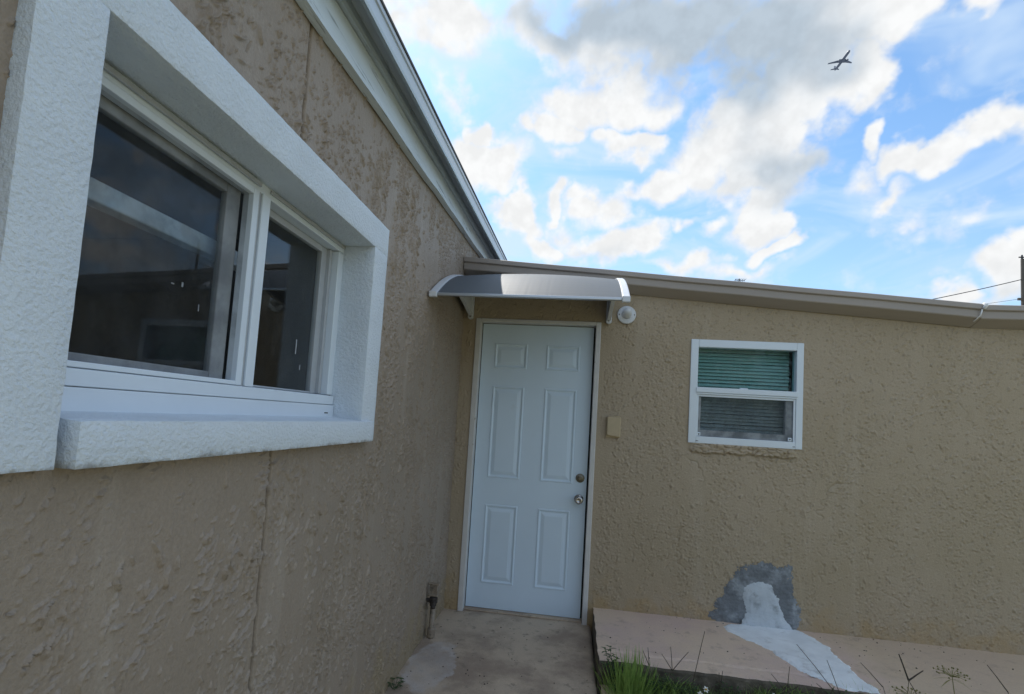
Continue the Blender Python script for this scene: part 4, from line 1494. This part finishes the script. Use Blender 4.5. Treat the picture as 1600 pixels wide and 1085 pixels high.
def seed_weed(px, py, h, spikes, label, mat='stalk', cat='weed', r=0.0017, spike_r=0.0022, bend=0.0, group=None):
    t = thing('seed_weed', label, cat, group)
    top = Vector((px + bend, py, h))
    bm = bmesh.new()
    stem(bm, [(px, py, -0.05), (px + bend * 0.25, py, h * 0.5), tuple(top)], r, r * 0.75)
    obj('stem', bm, M_[mat], t)
    for (dx, dy, dz) in spikes:
        bm = bmesh.new()
        e = top + Vector((dx, dy, dz))
        mid = top.lerp(e, 0.55) + Vector((dx * 0.04, 0, abs(dz) * 0.06))
        stem(bm, [tuple(top), tuple(top.lerp(e, 0.15)), tuple(mid), tuple(e)], spike_r, spike_r * 0.6)
        if spike_r > 0.0028:
            for k in range(14):
                q = top.lerp(e, 0.15 + 0.85 * k / 14)
                leaf(bm, q, (dx * 0.5 + random.uniform(-.02, .02), random.uniform(-.04, .04), dz * 0.5 + random.uniform(-.02, .02)), 0.010, 0.004, 0.0)
        obj('seed_spike', bm, M_['seed'], t)
    return t


seed_weed(1.285, -0.82, 0.150, [(-0.010, 0, 0.09), (-0.03, 0.02, 0.06)], 'thin branching dry weed stalk left of the tall bare stalk')
seed_weed(1.395, -0.84, 0.150, [(-0.012, 0, 0.115), (0.075, 0, 0.10), (-0.055, 0, 0.075)], 'dry weed stalk forking in three before the pinkish slab')
seed_weed(1.475, -0.84, 0.10, [(0.05, 0, 0.26)], 'tall bare leaning stalk before the slab', bend=0.02)
seed_weed(1.63, -0.82, 0.06, [(-0.005, 0, 0.10), (0.012, 0, 0.11)], 'short pair of dry stalks beyond the white flowers')
seed_weed(1.945, -0.82, 0.10, [(-0.075, 0, 0.085), (0.01, 0, 0.13), (0.06, 0, 0.05)], 'dry weed with splayed stalks left of the plaster spill', mat='weed')
seed_weed(2.22, -0.84, 0.10, [(-0.075, 0, 0.19), (-0.205, 0.02, 0.24)], 'tall thin forked stalk standing over the white plaster spill', bend=-0.03)
seed_weed(2.13, -0.84, 0.125, [(-0.06, 0, 0.05), (0.06, 0, 0.03), (0.02, 0, 0.045), (-0.09, 0, 0.02)], 'small budding weed in front of the plaster spill', mat='weed')
seed_weed(2.46, -0.85, 0.245, [(-0.043, 0, 0.115), (0.062, 0, 0.052)], 'weed with two thick dark seed spikes forming a V', spike_r=0.0042, bend=0.01)
seed_weed(2.40, -0.85, 0.20, [(-0.10, 0.0, 0.10)], 'arching dry stem beside the dark seed spikes', bend=-0.04)
seed_weed(2.53, -0.85, 0.16, [(-0.05, 0.0, 0.085)], 'thin stalk leaning left between seed spikes and yellow umbel', bend=-0.01)
seed_weed(2.90, -0.86, 0.25, [(-0.085, 0.0, 0.11)], 'brown tipped stalk leaning in from the far right', spike_r=0.0026, bend=-0.02)


def umbel(px, py, h, label):
    t = thing('umbel_weed', label, 'weed')
    bm = bmesh.new()
    top = Vector((px, py, h))
    stem(bm, [(px + 0.02, py, -0.05), (px + 0.015, py, h * 0.6), tuple(top)], 0.0022, 0.0016)
    bm2 = bmesh.new()
    for k in range(26):
        a = k * 2.4
        rr = 0.018 + 0.045 * math.sqrt(k / 26)
        e = top + Vector((math.cos(a) * rr * 1.15, math.sin(a) * rr, 0.035 - rr * 0.35 + random.uniform(-0.006, 0.006)))
        stem(bm, [tuple(top), tuple(top.lerp(e, 0.6) + Vector((0, 0, 0.006))), tuple(e)], 0.0009, 0.0007, 4)
        lathe(bm2, e, (math.cos(a) * 0.4, math.sin(a) * 0.4, 1), [(0.001, -0.002), (0.0035, 0.001), (0.0038, 0.003), (0.001, 0.006)], 6)
    for k in range(4):
        a = k * 1.7 + 0.4
        leaf(bm, top - Vector((0, 0, 0.01)), (math.cos(a), math.sin(a) * 0.6, -0.1), 0.075, 0.006, 0.3)
    obj('stem', bm, M_['umbel'], t)
    obj('flower_head', bm2, M_['umbel'], t)


umbel(2.655, -0.85, 0.285, 'yellowish flat topped umbel weed before the worn slab at right')
umbel(2.43, -0.93, 0.205, 'lower yellowish umbel at the foot of the dark seed spikes')


def daisy(px, py, h, r, label, tilt):
    t = thing('white_flower', label, 'flower', 'small white flowers in the grass')
    bm = bmesh.new()
    stem(bm, [(px + 0.01, py, -0.05), (px + 0.005, py, h * 0.5), (px, py, h)], 0.0013, 0.001)
    obj('stem', bm, M_['weed'], t)
    c = Vector((px, py, h))
    up_ = Vector(tilt).normalized()
    a_ = up_.cross(Vector((0, 1, 0))).normalized()
    b_ = up_.cross(a_)
    bm = bmesh.new()
    for k in range(6):
        an = k * PI / 3
        leaf(bm, c, a_ * math.cos(an) + b_ * math.sin(an) + up_ * 0.15, r, r * 0.75, 0.0)
    obj('petals', bm, M_['petal'], t)
    bm = bmesh.new()
    lathe(bm, c, up_, [(0.0, 0), (r * 0.36, 0.0), (r * 0.33, 0.003), (r * 0.15, 0.0055), (0.0, 0.006)], 10)
    obj('disc', bm, M_['yolk'], t)


daisy(1.535, -0.93, 0.122, 0.016, 'small white flower nearest the forked stalks, highest of the group', (0.2, -0.7, 0.7))
daisy(1.505, -0.95, 0.105, 0.016, 'small white flower with a yellow centre, leftmost of the group', (-0.3, -0.8, 0.5))
daisy(1.875, -0.84, 0.095, 0.010, 'tiny faded flower below the splayed stalks', (0.1, -0.8, 0.5))

# broad dark grass blades that arch over the slab edge
bm = bmesh.new()
for (x, dx, h_) in ((1.30, -0.05, 0.125), (1.335, 0.055, 0.13), (1.31, 0.006, 0.17), (1.37, 0.02, 0.12), (1.345, 0.09, 0.09), (1.29, -0.08, 0.08)):
    blade(bm, (x, -0.80, -0.04), (x + dx, -0.79, h_ * 0.8), 0.010, (dx * 0.5, 0, 0.12), 7)
tag(obj('broad_grass', bm, M_['weed']), 'dark arching grass blades at the slab edge right of the tussock', 'plant')

# bushy weeds along the slab front
for i, (x, h_, lab) in enumerate(((1.90, 0.10, 'low bushy weed left of the plaster spill'), (2.05, 0.085, 'low bushy weed in front of the plaster spill'), (1.44, 0.085, 'low bushy weed in the shade of the slab front'), (1.30, 0.095, 'dark leafy weed just right of the bright tussock'), (1.68, 0.075, 'low leafy weed below the short pair of dry stalks'), (2.20, 0.115, 'leafy weed against the end of the plaster spill'))):
    t = thing('bushy_weed', lab, 'weed')
    bm, bm2 = bmesh.new(), bmesh.new()
    for k in range(20):
        a = k * 2.4
        e = (x + 0.085 * math.cos(a) * random.uniform(0.4, 1), -0.83 + 0.05 * math.sin(a), h_ * random.uniform(0.7, 1.25))
        stem(bm, [(x, -0.84, -0.05), (x * 0.6 + e[0] * 0.4, -0.835, h_ * 0.4), e], 0.0014, 0.0008, 4)
        for q in range(7):
            p = Vector((x, -0.84, -0.03)).lerp(Vector(e), 0.4 + 0.1 * q)
            an = q * 2.1 + a
            leaf(bm2, p, (math.cos(an), math.sin(an), 0.5), random.uniform(0.018, 0.034), 0.009)
    obj('stem', bm, M_['weed'], t)
    obj('foliage', bm2, M_['weed'], t)

# small dark weed at the foot of the house wall
t = thing('wall_foot_weed', 'tiny dark weed at the foot of the left wall', 'weed')
bm, bm2 = bmesh.new(), bmesh.new()
for k in range(14):
    a = k * 2.4
    e = (0.035 + 0.03 * math.cos(a), -1.06 + 0.05 * math.sin(a), random.uniform(0.015, 0.045))
    stem(bm, [(0.03, -1.06, -0.01), e], 0.0014, 0.0008, 4)
    for q in range(5):
        leaf(bm2, e, (math.cos(a + q * 1.3), math.sin(a + q * 1.3), 0.4), random.uniform(0.010, 0.018), 0.006)
obj('stem', bm, M_['weed'], t)
obj('foliage', bm2, M_['weed'], t)


# grit and scraps lying on the walkway and the slab
bm = bmesh.new()
for k in range(230):
    if k < 130:
        x, y, z = random.uniform(0.03, 1.0), -1.4 * random.random() ** 0.8 - 0.02, 0.002
    else:
        x, y, z = random.uniform(1.06, 3.4), -0.74 * random.random() ** 1.6 - 0.012, 0.1225
    r_ = random.choice((0.0018, 0.0022, 0.003, 0.0042))
    n_ = random.randint(4, 6)
    ph = random.random() * 6
    c_ = [bm.verts.new((x + r_ * random.uniform(.7, 1.5) * math.cos(ph + 2 * PI * i / n_), y + r_ * random.uniform(.7, 1.5) * math.sin(ph + 2 * PI * i / n_), z - 0.002)) for i in range(n_)]
    tp = bm.verts.new((x, y, z + r_ * random.uniform(0.4, 1.0)))
    for i in range(n_):
        bm.faces.new((c_[i], c_[(i + 1) % n_], tp))
tag(obj('grit', bm, M_['soil']), 'dark grit and scraps scattered over the walkway and slab', kind='stuff')

# ================================================================== SKYLINE
pole = thing('utility_pole', 'dark utility pole beyond the annex roof at the right edge', 'pole')
bm = bmesh.new()
tube(bm, [(23.50, 25, -0.1), (23.47, 25, 11.2)], [0.12, 0.08], 12)
obj('mast', bm, M_['wood'], pole)
bm = bmesh.new()
tube(bm, [(23.44, 25, 11.15), (23.44, 25, 11.42)], [0.05, 0.035], 8)
tube(bm, [(23.30, 25, 11.30), (23.60, 25, 11.30)], 0.035, 8)
obj('insulator', bm, M_['cable'], pole)
bm = bmesh.new()
box(bm, 23.2, 23.75, 24.92, 25.0, 9.02, 9.14)
obj('crossarm', bm, M_['wood'], pole)


def cable(name, a, b, sag, r, label):
    bm = bmesh.new()
    a, b = Vector(a), Vector(b)
    pts = [a.lerp(b, k / 24) + Vector((0, 0, -sag * 4 * (k / 24) * (1 - k / 24))) for k in range(25)]
    tube(bm, pts, r, 6)
    tag(obj(name, bm, M_['cable']), label, 'cable')


cable('power_cable', (23.43, 25.0, 10.13), (15.5, 25.4, 8.15), 0.10, 0.022, 'thick dark cable sloping down from the pole to behind the annex roof')
cable('thin_wire', (23.2, 25.0, 9.08), (15.0, 26.0, 8.0), 0.12, 0.009, 'thin wire running off the pole crossarm just above the gutter')

ant = thing('tv_antenna', 'tiny television antenna peeping over the annex gutter', 'antenna')
bm = bmesh.new()
tube(bm, [(8.036, 20, -0.1), (8.036, 20, 8.36)], 0.02, 6)
obj('mast', bm, M_['cable'], ant)
bm = bmesh.new()
tube(bm, [(7.86, 20, 8.30), (8.30, 20.1, 8.30)], 0.012, 6)
for k in range(5):
    x = 7.88 + 0.1 * k
    tube(bm, [(x, 19.8, 8.30 + 0.0), (x, 20.3, 8.32)], 0.008, 5)
    tube(bm, [(x, 20.02, 8.24), (x, 20.02, 8.36)], 0.008, 5)
obj('boom', bm, M_['cable'], ant)

# ---- airliner
jet = thing('airliner', 'grey twin engine airliner crossing the cloud at upper right', 'aeroplane')
JM = Matrix(((-0.9931, 0.0812, -0.0841, 375.2), (-0.0912, -0.9881, 0.1238, 768.3), (-0.0730, 0.1306, 0.9887, 569.2), (0, 0, 0, 1)))
jet.matrix_world = JM
bm = bmesh.new()
lathe(bm, (0, 0, 0), (0, 1, 0), [(0.05, 18.4), (0.9, 17.8), (1.6, 16.4), (1.95, 14), (1.98, 8), (1.98, -8), (1.75, -11.5), (1.2, -15), (0.5, -18.4), (0.1, -19.0)], 20)
obj('fuselage', bm, M_['plane'], jet, smooth=True)


def wing(pts, th, name):
    bm = bmesh.new()
    top = [bm.verts.new((x, y, z + th / 2)) for x, y, z in pts]
    bot = [bm.verts.new((x, y, z - th / 2)) for x, y, z in pts]
    n = len(pts)
    bm.faces.new(top)
    bm.faces.new(bot[::-1])
    for i in range(n):
        j = (i + 1) % n
        bm.faces.new((top[i], bot[i], bot[j], top[j]))
    return obj(name, bm, M_['plane'], jet)


for s in (1, -1):
    wing([(s * 1.5, 4.6, -0.9), (s * 6.2, 1.2, -0.5), (s * 17.6, -5.0, 0.9), (s * 17.6, -6.6, 0.9), (s * 6.2, -3.2, -0.5), (s * 1.5, -3.0, -0.9)], 0.55, 'wing')
    wing([(s * 0.4, -14.2, 0.9), (s * 6.3, -17.6, 1.5), (s * 6.3, -18.9, 1.5), (s * 0.4, -17.6, 0.9)], 0.35, 'tailplane')
    bm = bmesh.new()
    lathe(bm, (s * 5.8, 3.0, -1.9), (0, -1, 0), [(0.8, -1.2), (1.15, -0.7), (1.2, 1.2), (0.85, 3.0), (0.5, 3.6)], 14)
    obj('engine', bm, M_['plane'], jet)
bm = bmesh.new()
pts = [(0, -12.6, 1.5), (0, -17.4, 7.6), (0, -19.4, 7.6), (0, -18.2, 1.2)]
a = [bm.verts.new((0.18, y, z)) for x, y, z in pts]
b = [bm.verts.new((-0.18, y, z)) for x, y, z in pts]
bm.faces.new(a)
bm.faces.new(b[::-1])
for i in range(4):
    j = (i + 1) % 4
    bm.faces.new((a[i], b[i], b[j], a[j]))
obj('fin', bm, M_['plane'], jet)

# trees across the yard: they show as reflections in the window glass
def tree(x, y, h, cr, label, seed):
    rs = random.Random(seed)
    t = thing('yard_tree', label, 'tree', 'trees across the yard')
    bm = bmesh.new()
    tube(bm, [(x, y, -0.1), (x + 0.1, y, h * 0.3), (x - 0.05, y + 0.1, h * 0.6)], [0.16, 0.12, 0.07], 8)
    for k in range(5):
        a = k * 2.4
        tube(bm, [(x + 0.05, y, h * (0.2 + 0.04 * k)), (x + math.cos(a) * cr * 0.4, y - abs(math.sin(a)) * cr * 0.5, h * (0.45 + 0.05 * k))], [0.05, 0.02], 5)
    obj('trunk', bm, M_['bark'], t)
    bm = bmesh.new()
    for k in range(110):
        a, b_, q = rs.uniform(0, 6.28), rs.uniform(-0.9, 1), rs.random() ** 0.5
        c = Vector((x + math.cos(a) * cr * q, y + math.sin(a) * cr * q, h * 0.52 + b_ * h * 0.46 * (1.1 - 0.5 * q)))
        for i in range(34):
            p = c + Vector((rs.gauss(0, .22), rs.gauss(0, .22), rs.gauss(0, .16)))
            leaf(bm, p, (rs.gauss(0, 1), rs.gauss(0, 1), rs.gauss(-.2, .5)), rs.uniform(.12, .22), rs.uniform(.05, .09), 0.3)
    obj('crown', bm, M_['tree'], t)


tree(3.2, -13.0, 4.6, 1.9, 'leafy tree reflected at the left of the small window', 1)
tree(6.8, -14.5, 5.2, 2.3, 'bushy tree reflected in the middle of the small window', 2)
tree(10.2, -15.0, 5.0, 2.2, 'broad tree reflected at the right of the small window', 3)
